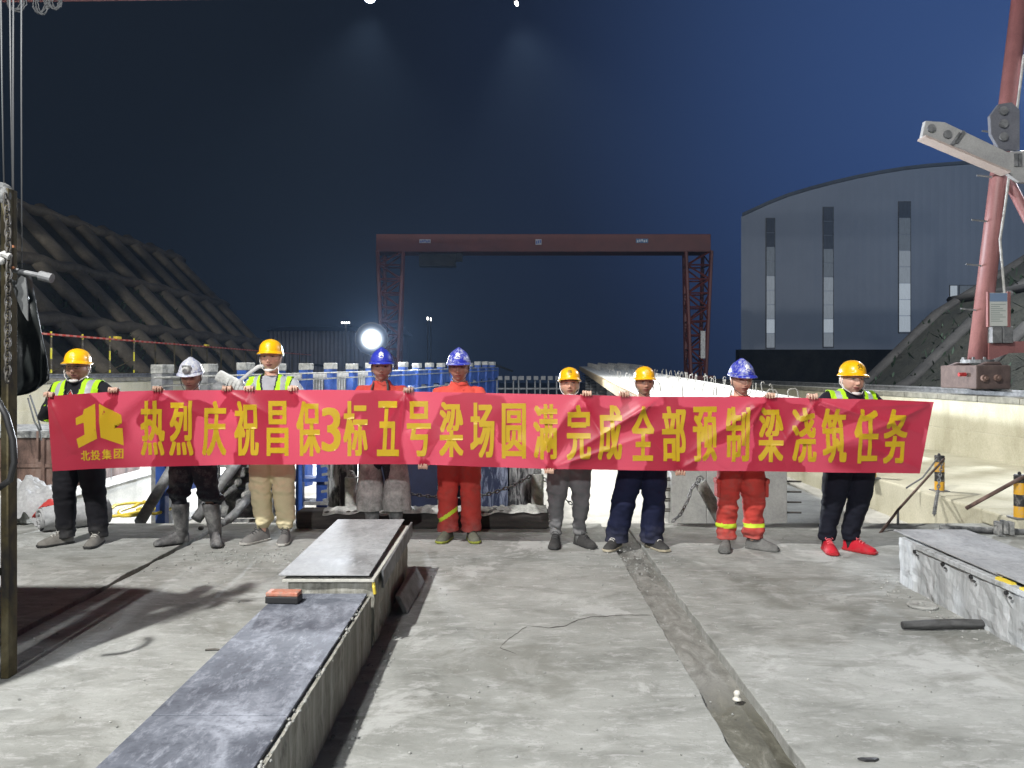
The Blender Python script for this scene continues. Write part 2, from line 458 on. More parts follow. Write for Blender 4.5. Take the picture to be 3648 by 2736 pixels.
# hillside on the one side: soil with a lattice of concrete ribs, ends at Y=37
def slope_sheet(name, pts_x, z_of, y0, y1, mat, amp):
    vs, fs = [], []
    ny = int((y1 - y0) / 0.5); nx = len(pts_x)
    for j in range(ny + 1):
        y = y0 + (y1 - y0) * j / ny
        for x in pts_x:
            z = z_of(x) + amp * noise.noise(Vector((x*0.7, y*0.7, 1))) + amp*0.5 * noise.noise(Vector((x*2.3, y*2.3, 4)))
            vs.append((x, y, z))
    for j in range(ny):
        for i in range(nx - 1):
            a = j*nx + i
            fs.append((a, a+1, a+nx+1, a+nx))
    m = MB(); m.add(vs, fs)
    return tag(m.build(name, mat, smooth=True), kind='structure')
zl = lambda x: 1.35 + 1.03*(abs(x) - 12.0) if abs(x) > 12 else 1.35 - (12 - abs(x)) * 0.03
LX = [-10.8 - 0.4 * i for i in range(19)] + [-18.6, -20, -23, -28, -40]
slope_sheet('hillside', LX, lambda x: min(zl(x), 7.75), 4.0, 43.0, M['soil'], 0.10)
m = MB()
for k in range(0, 9):
    y = 18.8 + 2.28 * k - 6.84
    pts = [(-12.0 - t*6.3, y + 0.05*noise.noise(Vector((t*9, k, 0))), 1.40 + t*6.3*1.03 + 0.06) for t in [i/14 for i in range(15)]]
    m.tube(pts, 0.42, 12, flat=0.5)
for k in range(9, 14):
    y = 18.8 + 2.28 * k - 6.84
    pts = [(-12.0 - t*6.3, y, 1.40 + t*6.3*1.03 + 0.06) for t in [i/14 for i in range(15)]]
    m.tube(pts, 0.42, 12, flat=0.5)
for u, z in ((13.66, 3.14), (15.7, 5.24), (18.1, 7.68)):
    pts = [(-u, 4 + 38.5*i/60, z + 0.05 + 0.10*math.sin((4 + 38.5*i/60 - 11.96)/2.28*math.pi)**2 * -1) for i in range(61)]
    m.tube(pts, 0.36, 12, flat=0.6)
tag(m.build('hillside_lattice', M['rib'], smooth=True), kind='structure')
zr = lambda x: 1.0 if x < 10 else (1.0 + (x - 10) * 0.97 if x < 12.3 else min(3.23 + (x - 12.3) * 0.62, 8.5))
RX = [8.75 + 0.35 * i for i in range(22)] + [17, 18, 20, 24, 30, 40]
slope_sheet('hillside', RX, zr, 2.0, 22.9, M['soil'], 0.10)
m = MB()
for k, y in enumerate((12.2, 14.9, 17.6, 20.2, 22.6)):
    m.tube([(9.8 + 0.5*i, y, zr(9.8 + 0.5*i) + 0.05) for i in range(16)], 0.24, 8, flat=0.5)
m.tube([(13.0, 4 + 19*i/30, zr(13.0) + 0.05) for i in range(31)], 0.2, 8, flat=0.6)
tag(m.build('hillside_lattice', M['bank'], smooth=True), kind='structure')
# weeds on both slopes
m = MB(); rnd = random.Random(3)
def leaf(m, p, L, w, rnd):
    a = rnd.uniform(0, 6.283); d = Vector((math.cos(a), math.sin(a), rnd.uniform(0.5, 1.8))).normalized()
    s = d.cross(Vector((0.3, 0.2, 1))).normalized() * w
    m.add([p - s*0.4, p + s*0.4, p + d*L*0.6 + s, p + d*L, p + d*L*0.6 - s], [(0, 1, 2, 3, 4)])
for i in range(2600):
    if rnd.random() < 0.62:
        u = 12.0 + 4.2*rnd.random()**1.8; y = rnd.uniform(12, 36); z = zl(-u)
        if abs(((y - 11.96) / 2.28 + 0.5) % 1 - 0.5) < 0.14: continue
        leaf(m, Vector((-u, y, z)), rnd.uniform(0.10, 0.30), rnd.uniform(0.015, 0.035), rnd)
    else:
        u = rnd.uniform(9.2, 15.5); y = rnd.uniform(9, 22.5)
        leaf(m, Vector((u, y, zr(u))), rnd.uniform(0.10, 0.36), rnd.uniform(0.015, 0.04), rnd)
tag(m.build('slope_weeds', M['darkleaf'], fix=False), 'dark weeds growing between the concrete ribs of both hillsides', 'weeds', kind='stuff')
def shrub(x, y, h, n, label, mat, seed):
    r2 = random.Random(seed); t = thing('shrub', (x, y, zr(x)), label, 'shrub')
    st = MB(); lf = MB()
    for k in range(n):
        a = r2.uniform(0, 6.28); p0 = Vector((x + 0.2*r2.uniform(-1, 1), y + 0.2*r2.uniform(-1, 1), zr(x) - 0.05)); hh = h * r2.uniform(0.5, 1)
        p1 = p0 + Vector((0.25*math.cos(a), 0.25*math.sin(a), hh)); st.tube([p0, (p0+p1)/2 + Vector((0.03, 0, 0)), p1], 0.008, 5)
        for q in range(16):
            leaf(lf, p0.lerp(p1, r2.uniform(0.2, 1)), r2.uniform(0.07, 0.15), r2.uniform(0.02, 0.04), r2)
    lf.build('foliage', mat, t, fix=False); st.build('stem', mat, t)
shrub(9.55, 13.6, 0.50, 16, 'bright green weedy shrub beside the foot of the red crane column', M['leaf'], 1)
shrub(8.95, 13.9, 0.34, 6, 'thin upright green sapling on the wall coping beside the weedy shrub', M['leaf'], 2)

# hangar behind the slope
t = thing('hangar', (36, 58, 3.2), 'large pale curved-roof hangar with tall translucent window strips', 'building')
prof = [(x*58/55, (z - EYE)*58/55 + EYE) for x, z in [(16.15, 12.5), (18.0, 13.35), (19.4, 13.9), (21.0, 14.38), (22.6, 14.8), (24.2, 15.17), (25.9, 15.5), (27.5, 15.76), (29.2, 15.96), (32.4, 16.2), (36.1, 16.3), (40, 16.2), (45, 15.7), (51, 14.6), (56, 12.9)]]
m = MB(); xs = [17.04 + 0.3*i for i in range(140)]
def roofz(x):
    for (a, za), (b, zb) in zip(prof, prof[1:]):
        if a <= x <= b: return za + (zb - za) * (x - a) / (b - a)
    return prof[-1][1]
vs, fs = [], []
for i, x in enumerate(xs):
    yy = 58 + (0.012 if i % 2 else 0.0)
    vs += [(x, yy, 3.2), (x, yy, roofz(x))]
for i in range(len(xs) - 1):
    fs.append((2*i, 2*i+2, 2*i+3, 2*i+1))
m.add(vs, fs)
m.prism([(17.06, 58.05, 3.2), (28.6, 95, 3.2), (28.6, 95, 12.5), (17.06, 58.05, 12.9)], (0.2, 0, 0)); m.prism([(58.7, 58.05, 3.2), (70.2, 95, 3.2), (70.2, 95, 12.5), (58.7, 58.05, 12.9)], (0.2, 0, 0))
m.build('facade', M['facade'], t)
m = MB(); m.loft([[(x, 57.7, z), (x + 11.9, 96, z), (x + 11.9, 96, z + 0.22), (x, 57.7, z + 0.22)] for x, z in prof])
m.build('roof', M['roofing'], t)
def winmat(name, c, e):
    k = grime(name, tuple(v*0.75 for v in c), c, 3, 0.5, bump=0.0, sc=(3, 1, 0.6)); b = k.node_tree.nodes['Principled BSDF']
    b.inputs['Emission Color'].default_value = (0.62, 0.70, 0.78, 1); b.inputs['Emission Strength'].default_value = e
    return k
wm = [winmat('strip_pane_dark', (0.17, 0.19, 0.23), 0.0), winmat('strip_pane_dim', (0.40, 0.44, 0.48), 0.05), winmat('strip_pane_mid', (0.5, 0.52, 0.54), 0.17), winmat('strip_pane_lit', (0.6, 0.62, 0.62), 0.36)]
for cx, w, yt, yb, lv in ((1665, 17, 472, 752, (0,0,1,1,2,2,2,3,2)), (1790, 20, 448, 750, (0,0,0,1,1,2,2,2,3,2)), (1955, 24, 436, 718, (0,1,1,2,2,3,3,3)), (2061, 15, 617, 676, (3,2)), (2092, 36, 617, 660, (1,))):
    a = W((cx - w/2)/2.1602, yt/2.1602, 57.9); b = W((cx + w/2)/2.1602, yb/2.1602, 57.9)
    wd = MB(); fr = 0.06
    wd.span((a.x - fr, 57.94, b.z - fr), (a.x, 57.99, a.z + fr)); wd.span((b.x, 57.94, b.z - fr), (b.x + fr, 57.99, a.z + fr)); wd.span((a.x - fr, 57.94, a.z + 0.001), (b.x + fr, 57.988, a.z + fr)); wd.span((a.x - fr, 57.94, b.z - fr), (b.x + fr, 57.988, b.z - 0.001))
    wo_ = wd.build('window', M['steel'], t)
    n = len(lv); h = (a.z - b.z) / n
    for k, q in enumerate(lv):
        p = MB(); p.span((a.x, 57.93, a.z - (k+1)*h + 0.05), (b.x, 57.97, a.z - k*h)); p.build('pane', wm[q], wo_)
m = MB(); m.span((16.6, 57.0, -0.36), (30, 57.9, 3.19))
tag(m.build('retaining_wall', M['earth']), 'dark retaining wall below the pale hangar', 'wall')

# low shed far behind the floodlight
t = thing('shed', (-11, 52, 0), 'long low grey sheet-metal shed behind the glaring floodlight', 'building')
a = W(270, 331, 52); b = W(392, 372, 52)
m = MB(); n = 60; vs, fs = [], []
for i in range(n + 1):
    x = a.x + (b.x - a.x) * i / n; y = 52 + (0.08 if i % 2 else 0)
    vs += [(x, y, 0.0), (x, y, a.z)]
for i in range(n): fs.append((2*i, 2*i+2, 2*i+3, 2*i+1))
m.add(vs, fs); m.span((a.x, 52.1, -0.3), (b.x, 60, a.z - 0.02)); m.build('wall', grime('shed_sheet', (0.17, 0.17, 0.20), (0.24, 0.24, 0.27), 0.6, 0.6, bump=0.0), t)
m = MB(); m.prism([(a.x - 0.3, 51.7, a.z), (a.x - 0.3, 60.3, a.z), (a.x - 0.3, 56, a.z + 0.5)], (b.x - a.x + 0.6, 0, 0)); m.build('roof', M['roofing'], t)
for k in range(7):
    m = MB(); m.bar((a.x + 3 + 2.0*k, 51.9, a.z - 2.25), (a.x + 4.2 + 2.0*k, 51.9, a.z - 2.4 - 0.05*k), 0.06, 0.14); m.build('awning_strip', M['earth'], t)

# ================================================================ CRANES
def lattice_leg(t, x, y, zb, zt, wt, wb, dy, mat):
    m = MB(); r = 0.09
    tops = [(x-wt, y-dy, zt), (x+wt, y-dy, zt), (x-wt*0.75, y+dy, zt), (x+wt*0.75, y+dy, zt)]
    bots = [(x-wb, y-dy, zb), (x+wb*0.9, y-dy, zb), (x-wb, y+dy, zb), (x+wb*0.9, y+dy, zb)]
    for p, q in zip(tops, bots): m.tube([p, q], r, 6)
    N = 9
    for i, j in ((0, 1), (2, 3), (0, 2), (1, 3)):
        for k in range(N):
            a = Vector(tops[i]).lerp(Vector(bots[i]), k/N); b = Vector(tops[j]).lerp(Vector(bots[j]), (k+1)/N); c = Vector(tops[j]).lerp(Vector(bots[j]), k/N)
            m.tube([a, b] if k % 2 else [c, Vector(tops[i]).lerp(Vector(bots[i]), (k+1)/N)], 0.04, 4); m.tube([a, c], 0.035, 4)
    return m.build('leg', mat, t)
FY = 34.7
t = thing('gantry_crane', (0, FY, 0), 'distant red gantry crane spanning the yard with lattice legs', 'crane')
bt, bb = W(0, 236, FY).z, W(0, 252.5, FY).z
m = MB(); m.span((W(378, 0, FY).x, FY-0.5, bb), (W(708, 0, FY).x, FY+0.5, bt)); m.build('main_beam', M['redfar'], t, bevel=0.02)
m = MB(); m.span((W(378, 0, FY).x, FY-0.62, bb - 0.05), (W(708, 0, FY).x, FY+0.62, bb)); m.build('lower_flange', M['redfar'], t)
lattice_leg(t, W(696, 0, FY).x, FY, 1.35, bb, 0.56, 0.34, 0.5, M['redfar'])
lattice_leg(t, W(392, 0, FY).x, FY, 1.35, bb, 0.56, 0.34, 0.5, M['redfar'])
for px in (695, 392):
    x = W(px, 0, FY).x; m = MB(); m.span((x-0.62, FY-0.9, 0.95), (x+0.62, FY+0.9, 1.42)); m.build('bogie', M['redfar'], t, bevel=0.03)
m = MB(); a = W(440, 259, FY); m.span((a.x-0.9, FY-0.3, a.z-0.35), (a.x+0.7, FY+0.3, a.z+0.2)); m.span((a.x+0.7, FY-0.2, a.z-0.1), (a.x+1.0, FY+0.2, a.z+0.25)); m.build('hoist', M['earth'], t)
plate = flat('beam_sign_plate', (0.30, 0.30, 0.34), 0.6); plateb = flat('beam_sign_blue', (0.05, 0.13, 0.25), 0.6); platem = flat('beam_sign_marks', (0.45, 0.47, 0.5), 0.6)
for px, py, w, h, k, mk in ((425, 241.2, 11, 3.6, plate, 5), (538.5, 242, 6, 5.4, plate, 3), (642, 240.8, 12, 4, plateb, 5)):
    c = W(px, py, FY - 0.53); ww, hh = w/F*FY, h/F*FY
    m = MB(); m.box(c, (ww, 0.03, hh)); sg = m.build('sign_plate', k, t)
    m = MB()
    for i in range(mk): m.box(c + Vector((ww*((i + 0.5)/mk - 0.5)*0.9, -0.02, 0.02*((i*7) % 3 - 1))), (ww/mk*0.55, 0.01, hh*0.55))
    m.build('lettering', platem if k is not plate else M['blue'], sg)
m = MB(); a = W(700, 345, FY); m.box((a.x, FY-0.5, a.z), (0.2, 0.1, 1.2)); m.build('cable_cover', M['white'], t)

# near crane: one tapering red column on the rail wall, beam just above the frame
GY = 13.7
t = thing('gantry_crane', (8.15, GY, 1.2), 'near red gantry crane with a leaning pipe column and notice board', 'crane')
bx = W(974, 0, GY).x
foot = Vector((W(977, 0, GY).x, GY, W(0, 362, GY).z)); top = Vector((W(1021, 0, GY).x, GY, 8.25))
m = MB(); m.tube([foot, foot.lerp(top, 0.5), top], [0.155, 0.147, 0.14], 20); col = m.build('column', M['red'], t, smooth=True)
m = MB(); m.tube([foot - Vector((0, 0, 0.02)), foot + Vector((0, 0, 0.04))], 0.26, 20)
for k in range(8):
    a = k*math.pi/4; m.box(foot + Vector((0.22*math.cos(a), 0.22*math.sin(a), 0.06)), (0.035, 0.035, 0.05))
m.build('flange', M['steel'], t)
for k in range(5):
    q = foot.lerp(top, 0.14 + 0.12*k); m = MB(); m.bar(q + Vector((-0.16, -0.05, 0)), q + Vector((-0.42, -0.05, 0.03)), 0.025); m.build('rung', M['steel'], col)
m = MB()
m.span((bx-0.29, GY-0.55, 1.315), (bx+0.30, GY+0.55, 1.72)); m.prism([(bx-0.2, GY-0.5, 1.72), (bx+0.2, GY-0.5, 1.72), (foot.x+0.1, GY-0.5, foot.z), (foot.x-0.1, GY-0.5, foot.z)], (0, 0.12, 0)); m.prism([(bx-0.2, GY+0.38, 1.72), (bx+0.2, GY+0.38, 1.72), (foot.x+0.1, GY+0.38, foot.z), (foot.x-0.1, GY+0.38, foot.z)], (0, 0.12, 0))
bog = m.build('bogie', grime('bogie_paint', (0.075, 0.05, 0.045), (0.135, 0.095, 0.085), 5, 0.7), t, bevel=0.02)
for dx in (-0.17, 0.05):
    m = MB(); m.tube([(bx+dx, GY-0.56, 1.50), (bx+dx, GY-0.62, 1.50), (bx+dx, GY-0.62, 1.50), (bx+dx, GY-0.65, 1.50)], [0.06, 0.06, 0.03, 0.03], 10); m.build('axle_cap', M['rust'], bog)
m = MB(); m.tube([(bx-0.32, GY-0.3, 1.56), (bx-0.44, GY-0.3, 1.56)], 0.035, 10); m.build('buffer', flat('red_lamp_plastic', (0.30, 0.02, 0.02), 0.5), bog)
a = W(984, 348, GY)
m = MB(); m.bar((a.x, GY-0.1, a.z), (a.x+4.5, GY-0.1, a.z+0.1), 0.14, 0.20); m.prism([(a.x-0.02, GY-0.18, a.z-0.22), (a.x+0.32, GY-0.18, a.z-0.1), (a.x+0.32, GY-0.18, a.z+0.16), (a.x-0.02, GY-0.18, a.z+0.16)], (0, 0.16, 0)); m.build('tie_beam', M['red'], t)
p0 = foot.lerp(top, 0.535); m = MB(); m.tube([p0, p0 + Vector((2.6, 0.6, -4.2))], 0.09, 12); m.build('strut', M['red'], t, smooth=True)
p0 = foot.lerp(top, 0.05) + Vector((0.22, -0.12, 0.9))
m = MB()
q = [W(1005, 300, GY-0.2), W(1000, 240, GY-0.2), W(1006, 200, GY-0.2), W(1017, 110, GY-0.2), W(1024, 55, GY-0.2)]
m.tube(q, 0.022, 8); m.build('conduit', M['white'], t)
# bolted joint plates and the tapered bracket
gp = grime('joint_plate_paint', (0.13, 0.135, 0.16), (0.18, 0.185, 0.21), 3, 0.7)
jp = lambda pts, th, y: MB().prism([tuple(W(x, yy, y)) for x, yy in pts], (0, th, 0))
m = jp([(922, 137), (925.5, 120.5), (945, 122), (1008, 152), (1026, 150), (1030, 183), (1019, 182), (1005, 171), (965, 150)], 0.10, GY-0.32); br = m.build('bracket_arm', grime('bracket_paint', (0.36, 0.36, 0.36), (0.46, 0.46, 0.45), 3, 0.6), t, bevel=0.012)
m = MB(); aa, b2 = W(921.5, 138, GY-.30), W(1006, 173.5, GY-.30); m.bar(aa, b2, 0.26, 0.035); m.build('bracket_flange', grime('bracket_flange_paint', (0.44, 0.36, 0.32), (0.5, 0.42, 0.38), 3, 0.6), t)
m = MB()
for px, py in ((931, 128.5), (947, 134.5)): 
    c = W(px, py, GY-0.33); m.tube([c, c + Vector((0, -0.03, 0))], 0.07, 12)
for px, py in ((956, 139), (960, 137)):
    c = W(px, py, GY-0.34); m.bar(c + Vector((-0.07, 0, -0.10)), c + Vector((0.07, 0, 0.10)), 0.03, 0.05)
for px, py in ((1016, 160), (1020, 160)): 
    c = W(px, py, GY-0.34); m.box(c, (0.05, 0.03, 0.22))
m.build('bolt_head', M['steel'], t)
m = jp([(990, 116), (999, 104), (1012, 102), (1020, 110), (1020, 150), (1000, 150), (991, 134)], 0.08, GY-0.26); m.build('joint_plate', gp, t, bevel=0.01)
m = MB()
for px, py in ((1003, 111), (1003, 124), (1003, 137)):
    c = W(px, py, GY-0.27); m.tube([c, c + Vector((0, -0.035, 0))], 0.075, 12)
m.build('bolt_head', M['steel'], t)
# notice board with small print, and two boxes below
c0, c1 = W(987.5, 293, GY-0.25), W(1008, 326, GY-0.25)
m = MB(); m.span((c0.x, GY-0.28, c1.z), (c1.x, GY-0.25, c0.z)); nb = m.build('notice_board', flat('notice_sheet', (0.50, 0.52, 0.50), 0.6), t)
m = MB(); m.span((c0.x-0.02, GY-0.29, c1.z-0.02), (c0.x+0.012, GY-0.245, c0.z+0.02)); m.span((c1.x-0.03, GY-0.29, c1.z-0.02), (c1.x+0.02, GY-0.245, c0.z+0.02)); m.build('board_frame', M['red'], nb)
m = MB(); m.span((c0.x+0.015, GY-0.284, c0.z-0.15), (c1.x-0.035, GY-0.281, c0.z-0.005)); m.build('heading_band', flat('notice_blue', (0.16, 0.23, 0.35), 0.6), nb)
m = MB()
for k in range(9):
    z = c0.z - 0.20 - 0.036*k; m.span((c0.x+0.04, GY-0.283, z-0.008), (c1.x-0.06 - 0.05*((k*5) % 3), GY-0.2805, z+0.008))
m.build('print', flat('notice_print', (0.28, 0.32, 0.30), 0.6), nb)
for px in (994.5, 1005.5):
    c = W(px, 335, GY-0.2); m = MB(); m.box(c, (0.17, 0.16, 0.28)); m.build('junction_box', M['steel'], t, bevel=0.01)
# beam overhead with coiled wire hanging under its end
m = MB(); m.bar((-16, GY, W(0, 2.5, GY).z + 0.33), (bx+0.6, GY, 8.40 + 0.33), 0.5, 0.60); m.build('main_beam', M['red'], t, bevel=0.01)
m = MB(); m.span((-9.9-0.5, GY-0.2, 1.3), (-9.6, GY+0.2, 8.0)); m.build('leg', M['red'], t)
def floodlight(p, aim, label, size=0.2, stand=None, strength=M['lamp']):
    t = thing('floodlight', p, label, 'floodlight', 'floodlights of the works'); d = (Vector(aim) - Vector(p)).normalized()
    u = d.to_track_quat('-Z', 'Y').to_matrix(); p = Vector(p)
    m = MB(); m.tube([p - d*0.16, p - d*0.04], [size*0.5, size*0.66], 24); m.build('housing', M['black'], t, bevel=0.01)
    m = MB(); m.tube([p - d*0.03, p - d*0.005, p + d*0.03, p + d*0.05], [size*0.62, size*0.62, size*0.5, size*0.2], 28); m.build('lens', strength, t, bevel=0.004)
    m = MB()
    if stand: m.tube([p - d*0.12, p - d*0.16 + Vector((0, 0, -0.2)), Vector((p.x - d.x*0.16, p.y - d.y*0.16, stand))], 0.03, 8)
    else: m.bar(p - d*0.12, p - d*0.12 + Vector((0, 0, 0.28)), 0.06, 0.05)
    m.build('bracket', M['steel'], t)
    return t
floodlight(BACK, (0, 0, 1.4), 'glaring white floodlight on a pole just above a blue helmet', 0.62, -0.3, M['lampglare'])  # lens drawn oversize to carry the painted glare
floodlight(TOPA, (0, 6, 0), 'floodlight under the crane beam, directly above the glaring lamp', 0.16)
floodlight(TOPB, (3, 12, 0), 'small floodlight at mid span of the overhead crane beam', 0.05, strength=M['lampfar'])
m = MB(); rr = random.Random(5)
for cx, cz, ra in ((40, 6, 9), (15, 2, 10), (54, 3, 8)):
    for k in range(6):
        c = W(cx + rr.uniform(-2, 2), cz - 2, GY-0.4); q = ra/F*GY*rr.uniform(0.7, 1.05); ax = rr.uniform(0.5, 1.0)
        m.tube([c + Vector((q*ax*math.cos(a), 0.05*rr.random(), q*math.sin(a))) for a in [i*math.pi/10 for i in range(21)]], 0.010, 5)
o = m.build('wire_coil', M['wire'], smooth=True); tag(o, 'loose coils of wire slung under the overhead crane beam', 'wire')

# far lamps of the works
def street(px, py, Y, n, label, grp, dx, mat):
    p = W(px, py, Y); t = thing('work_lamp', (p.x, Y, -0.3), label, 'lamp', grp)
    m = MB(); m.tube([(p.x, Y+0.1, -0.3), (p.x, Y+0.1, p.z)], 0.05, 6); m.bar((p.x-dx*n/2, Y+0.05, p.z), (p.x+dx*n/2, Y+0.05, p.z), 0.05); m.build('pole', M['wire'], t)
    m = MB()
    for k in range(n): m.box((p.x + dx*(k - (n-1)/2), Y, p.z), (dx*0.62, 0.06, 0.09 if n > 3 else 0.22))
    m.build('lens', mat, t)
street(345.5, 322.7, 48, 4, 'row of four small white lights over the grey shed', 'far lamps', 0.14, M['lampfar'])
street(427.6, 318.5, 60, 1, 'upper lamp of the small pair seen under the far crane beam', 'far lamps', 0.14, M['lampfar'])
street(430.8, 319.3, 62, 1, 'second lamp of the small pair, beside the upper lamp', 'far lamps', 0.14, M['lampfar'])

# ================================================================ YARD OBJECTS
# striped safety fence on the rail wall
t = thing('safety_fence', (-10.6, 26, 1.45), 'safety fence of striped yellow posts and a red and white top rail', 'fence')
for k in range(22):
    y = 12.7 + 1.31*k
    m = MB(); m.tube([(-10.6, y, 1.44), (-10.6, y, 2.53)], 0.024, 6)
    m.build('post', M['fencepost'] if k < 8 else M['yellowrust'], t)
m = MB(); m.tube([(-10.57, 12.0, 2.46), (-10.57, 41, 2.46)], 0.026, 6); m.build('top_rail', M['fencerail'], t)
m = MB(); m.tube([(-10.57, 12.0, 1.56), (-10.57, 41, 1.56)], 0.016, 6); m.build('lower_rail', M['yellowrust'], t)
m = MB()
for k in (0, 2, 4, 6):
    y = 12.7 + 1.31*k; m.tube([(-10.6, y + 1.31, 1.95), (-11.3, y + 0.5, 1.42)], 0.012, 5)
m.build('brace', M['yellowrust'], t)
for y in (17.2, 20.9, 27):
    m = MB(); m.box((-10.57, y, 2.51), (0.10, 0.26, 0.07)); m.build('warning_lamp', M['yellowhose'], t, bevel=0.01)

# blue girder formwork: posts, walers and skin panels on a slanting line
A0 = Vector((-4.26, 9.5, 0)); dA = Vector((3.69, 16.5, 0)).normalized(); nA = Vector((dA.y, -dA.x, 0))
ang = math.atan2(dA.y, dA.x)
t = thing('girder_formwork', (-2.4, 18, -0.3), 'long blue steel girder formwork with grey-capped posts in a row', 'formwork')
def fa(s, off=0.0, z=0.0): 
    p = A0 + dA*s + nA*off; return Vector((p.x, p.y, z))
rr = random.Random(11)
post0 = cap0 = None
for k in range(19):
    s = 0.92*k; zt = 1.70 + 0.013*s + rr.uniform(-0.02, 0.02)
    m = MB(); m.box(fa(s, 0, (zt-0.11-0.3)/2), (0.215, 0.15, zt - 0.11 + 0.3), rz=ang)
    p = m.build('post', M['steel'] if k in (0, 1) else M['blue'], t, bevel=0.006)
    m = MB(); m.box(fa(s, 0.003, zt - 0.055), (0.225, 0.165, 0.11), rz=ang); m.build('post_cap', M['caked'], p, bevel=0.008)
for off, z in ((0.10, 1.44), (0.12, 1.54), (0.12, 1.12)):
    m = MB(); m.tube([fa(-0.3 if z > 1.3 else 6.5, off, z), fa(8, off, z + 0.09), fa(16.8, off, z + 0.2)], 0.012 if z > 1.5 else 0.013, 8); m.build('waler', M['caked'], t, smooth=True)
for k in range(3, 19):
    s0 = 0.92*k + 0.1; s1 = s0 + 0.72; f = 0.013*s0
    if s0 > 6.0:
        m = MB(); m.prism([fa(s0, -0.02, 1.18+f), fa(s1, -0.02, 1.18+f), fa(s1, -0.02, 1.52+f), fa(s0, -0.02, 1.52+f)], nA*0.03); m.build('skin_panel', M['blue'], t)
        m = MB(); m.prism([fa(s0, -0.02, 0.62+f), fa(s1, -0.02, 0.62+f), fa(s1, -0.02, 1.08+f), fa(s0, -0.02, 1.08+f)], nA*0.03); m.build('skin_panel', M['blue'], t)
    if 2 < k < 16:
        m = MB()
        for q in range(6): m.bar(fa(s0 + 0.06 + 0.11*q, -0.06, 1.10+f), fa(s0 + 0.07 + 0.11*q, -0.06, 1.42+f), 0.028)
        m.bar(fa(s0, -0.06, 1.12+f), fa(s1, -0.06, 1.12+f), 0.05); m.bar(fa(s0, -0.06, 1.50+f), fa(s1, -0.06, 1.50+f), 0.09); m.build('comb_plate', M['white'], t)
for s, s2 in ((0, 3.2), (1.6, 5.2)):
    for z in (0.15, 0.62):
        m = MB(); m.bar(fa(s, 0.02, z), fa(s2, 0.02, z), 0.08); m.build('tie_strut', M['blue'], t)
m = MB()
for q in range(26):
    z = 0.98; x = fa(0.3 + 0.42*q, 0.05, z); 
    m.tube([x, x + Vector((0.05, -0.03, 0.03)), x + Vector((0.12, -0.06, 0.10))], 0.018, 6)
m.tube([fa(0.1, 0.05, 0.97), fa(11, 0.05, 1.0)], 0.022, 6)
m.build('hooked_bar', M['dirty'], t)
# vibrator motor with a white hose on the formwork
v = W(229, 383, 9.9)
t2 = thing('vibrator_motor', (v.x, v.y, v.z - 0.12), 'grey cement-crusted vibrator motor with a white hose on the formwork rail', 'motor')
m = MB(); m.tube([v + Vector((-0.14, 0, 0.10)), v + Vector((0.18, 0, -0.08))], [0.075, 0.085], 14); m.build('motor_body', M['white'], t2, smooth=False, bevel=0.01)
m = MB()
for k in range(5): q = v.lerp(v + Vector((0.18, 0, -0.08)), k/4); m.tube([q, q + Vector((0.012, 0, -0.005))], 0.095, 14)
m.build('cooling_fin', M['white'], t2)
m = MB(); m.ell(v + Vector((-0.1, -0.02, -0.07)), (0.13, 0.10, 0.09)); m.build('mount', M['steel'], t2, smooth=True)
m = MB(); hp = [v + Vector((0.2, -0.02, -0.09)), W(241, 380, 9.8), W(250, 373, 9.8), W(258, 367, 9.8), W(266, 365.5, 9.8), W(276, 368, 9.9)]
m.tube(hp, 0.026, 8); m.build('hose', M['whitehose'], t2, smooth=True)

# end of the second form behind the platform edge: stained end plates and frames
t = thing('end_formwork', (-0.9, 9.2, -0.3), 'steel end formwork with navy and stained plates behind the heavy timber beam', 'formwork')
def plate_(px0, px1, Y, z0, z1, mat, th=0.06):
    m = MB(); m.span((W(px0, 0, Y).x, Y, z0), (W(px1, 0, Y).x, Y + th, z1)); return m.build('end_plate', mat, t, bevel=0.006)
plate_(407, 437.5, 9.0, -0.3, 1.02, M['navy']); plate_(440.5, 478.5, 9.06, -0.3, 1.0, M['navy']); plate_(479.5, 508, 8.98, -0.3, 1.02, M['bluestain']); plate_(509, 541, 9.02, -0.3, 1.0, M['darkstain'])
plate_(358, 404, 9.05, -0.3, 1.0, M['navy'])
m = MB(); m.tube([W(343, 520, 8.9), W(343, 440, 8.9)], 0.165, 20); m.build('end_cylinder', M['darkstain'], t, smooth=False)
for y in (9.2, 13, 18): 
    m = MB(); m.span((W(407, 0, 9).x, y, 0.2), (W(440, 0, 9).x - 0.1, y + 3.5, 0.98)); m.build('side_box', M['navy'], t)
    m = MB(); m.span((W(482, 0, 9).x, y, 0.2), (W(535, 0, 9).x, y + 3.5, 0.98)); m.build('side_box', M['navy'], t)
# open blue frame that stands between the cream trousers and the stained cylinder
t = thing('shelf_rack', (-2.1, 9.3, -0.3), 'open blue steel frame of uprights and shelves, seen behind cream trousers', 'frame')
for px, w in ((297, 7), (318, 11), (330, 6), (285, 5)):
    a = W(px, 520, 9.3); m = MB(); m.box((a.x, 9.3 + 0.02*w, 0.35), (w/F*9.3, 0.10, 1.3)); m.build('upright', M['blue'], t, bevel=0.005)
for z in (0.02, 0.30, 0.55, 0.80):
    m = MB(); a, b = W(281, 0, 9.45), W(336, 0, 9.45); m.span((a.x, 9.42, z-0.02), (b.x, 9.72, z+0.02)); m.build('shelf', M['steel' if z < 0.1 else 'blue'], t)
m = MB(); rr = random.Random(4)
for k in range(9):
    x = W(322 + rr.uniform(-2, 10), 0, 9.15).x; z = 0.1 + 0.1*k; m.bar((x, 9.17, z), (x + 0.10, 9.15, z + 0.02), 0.03)
    m.box((x + 0.1, 9.14, z + 0.02), (0.05, 0.05, 0.06))
m.build('clamp', M['steel'], t)

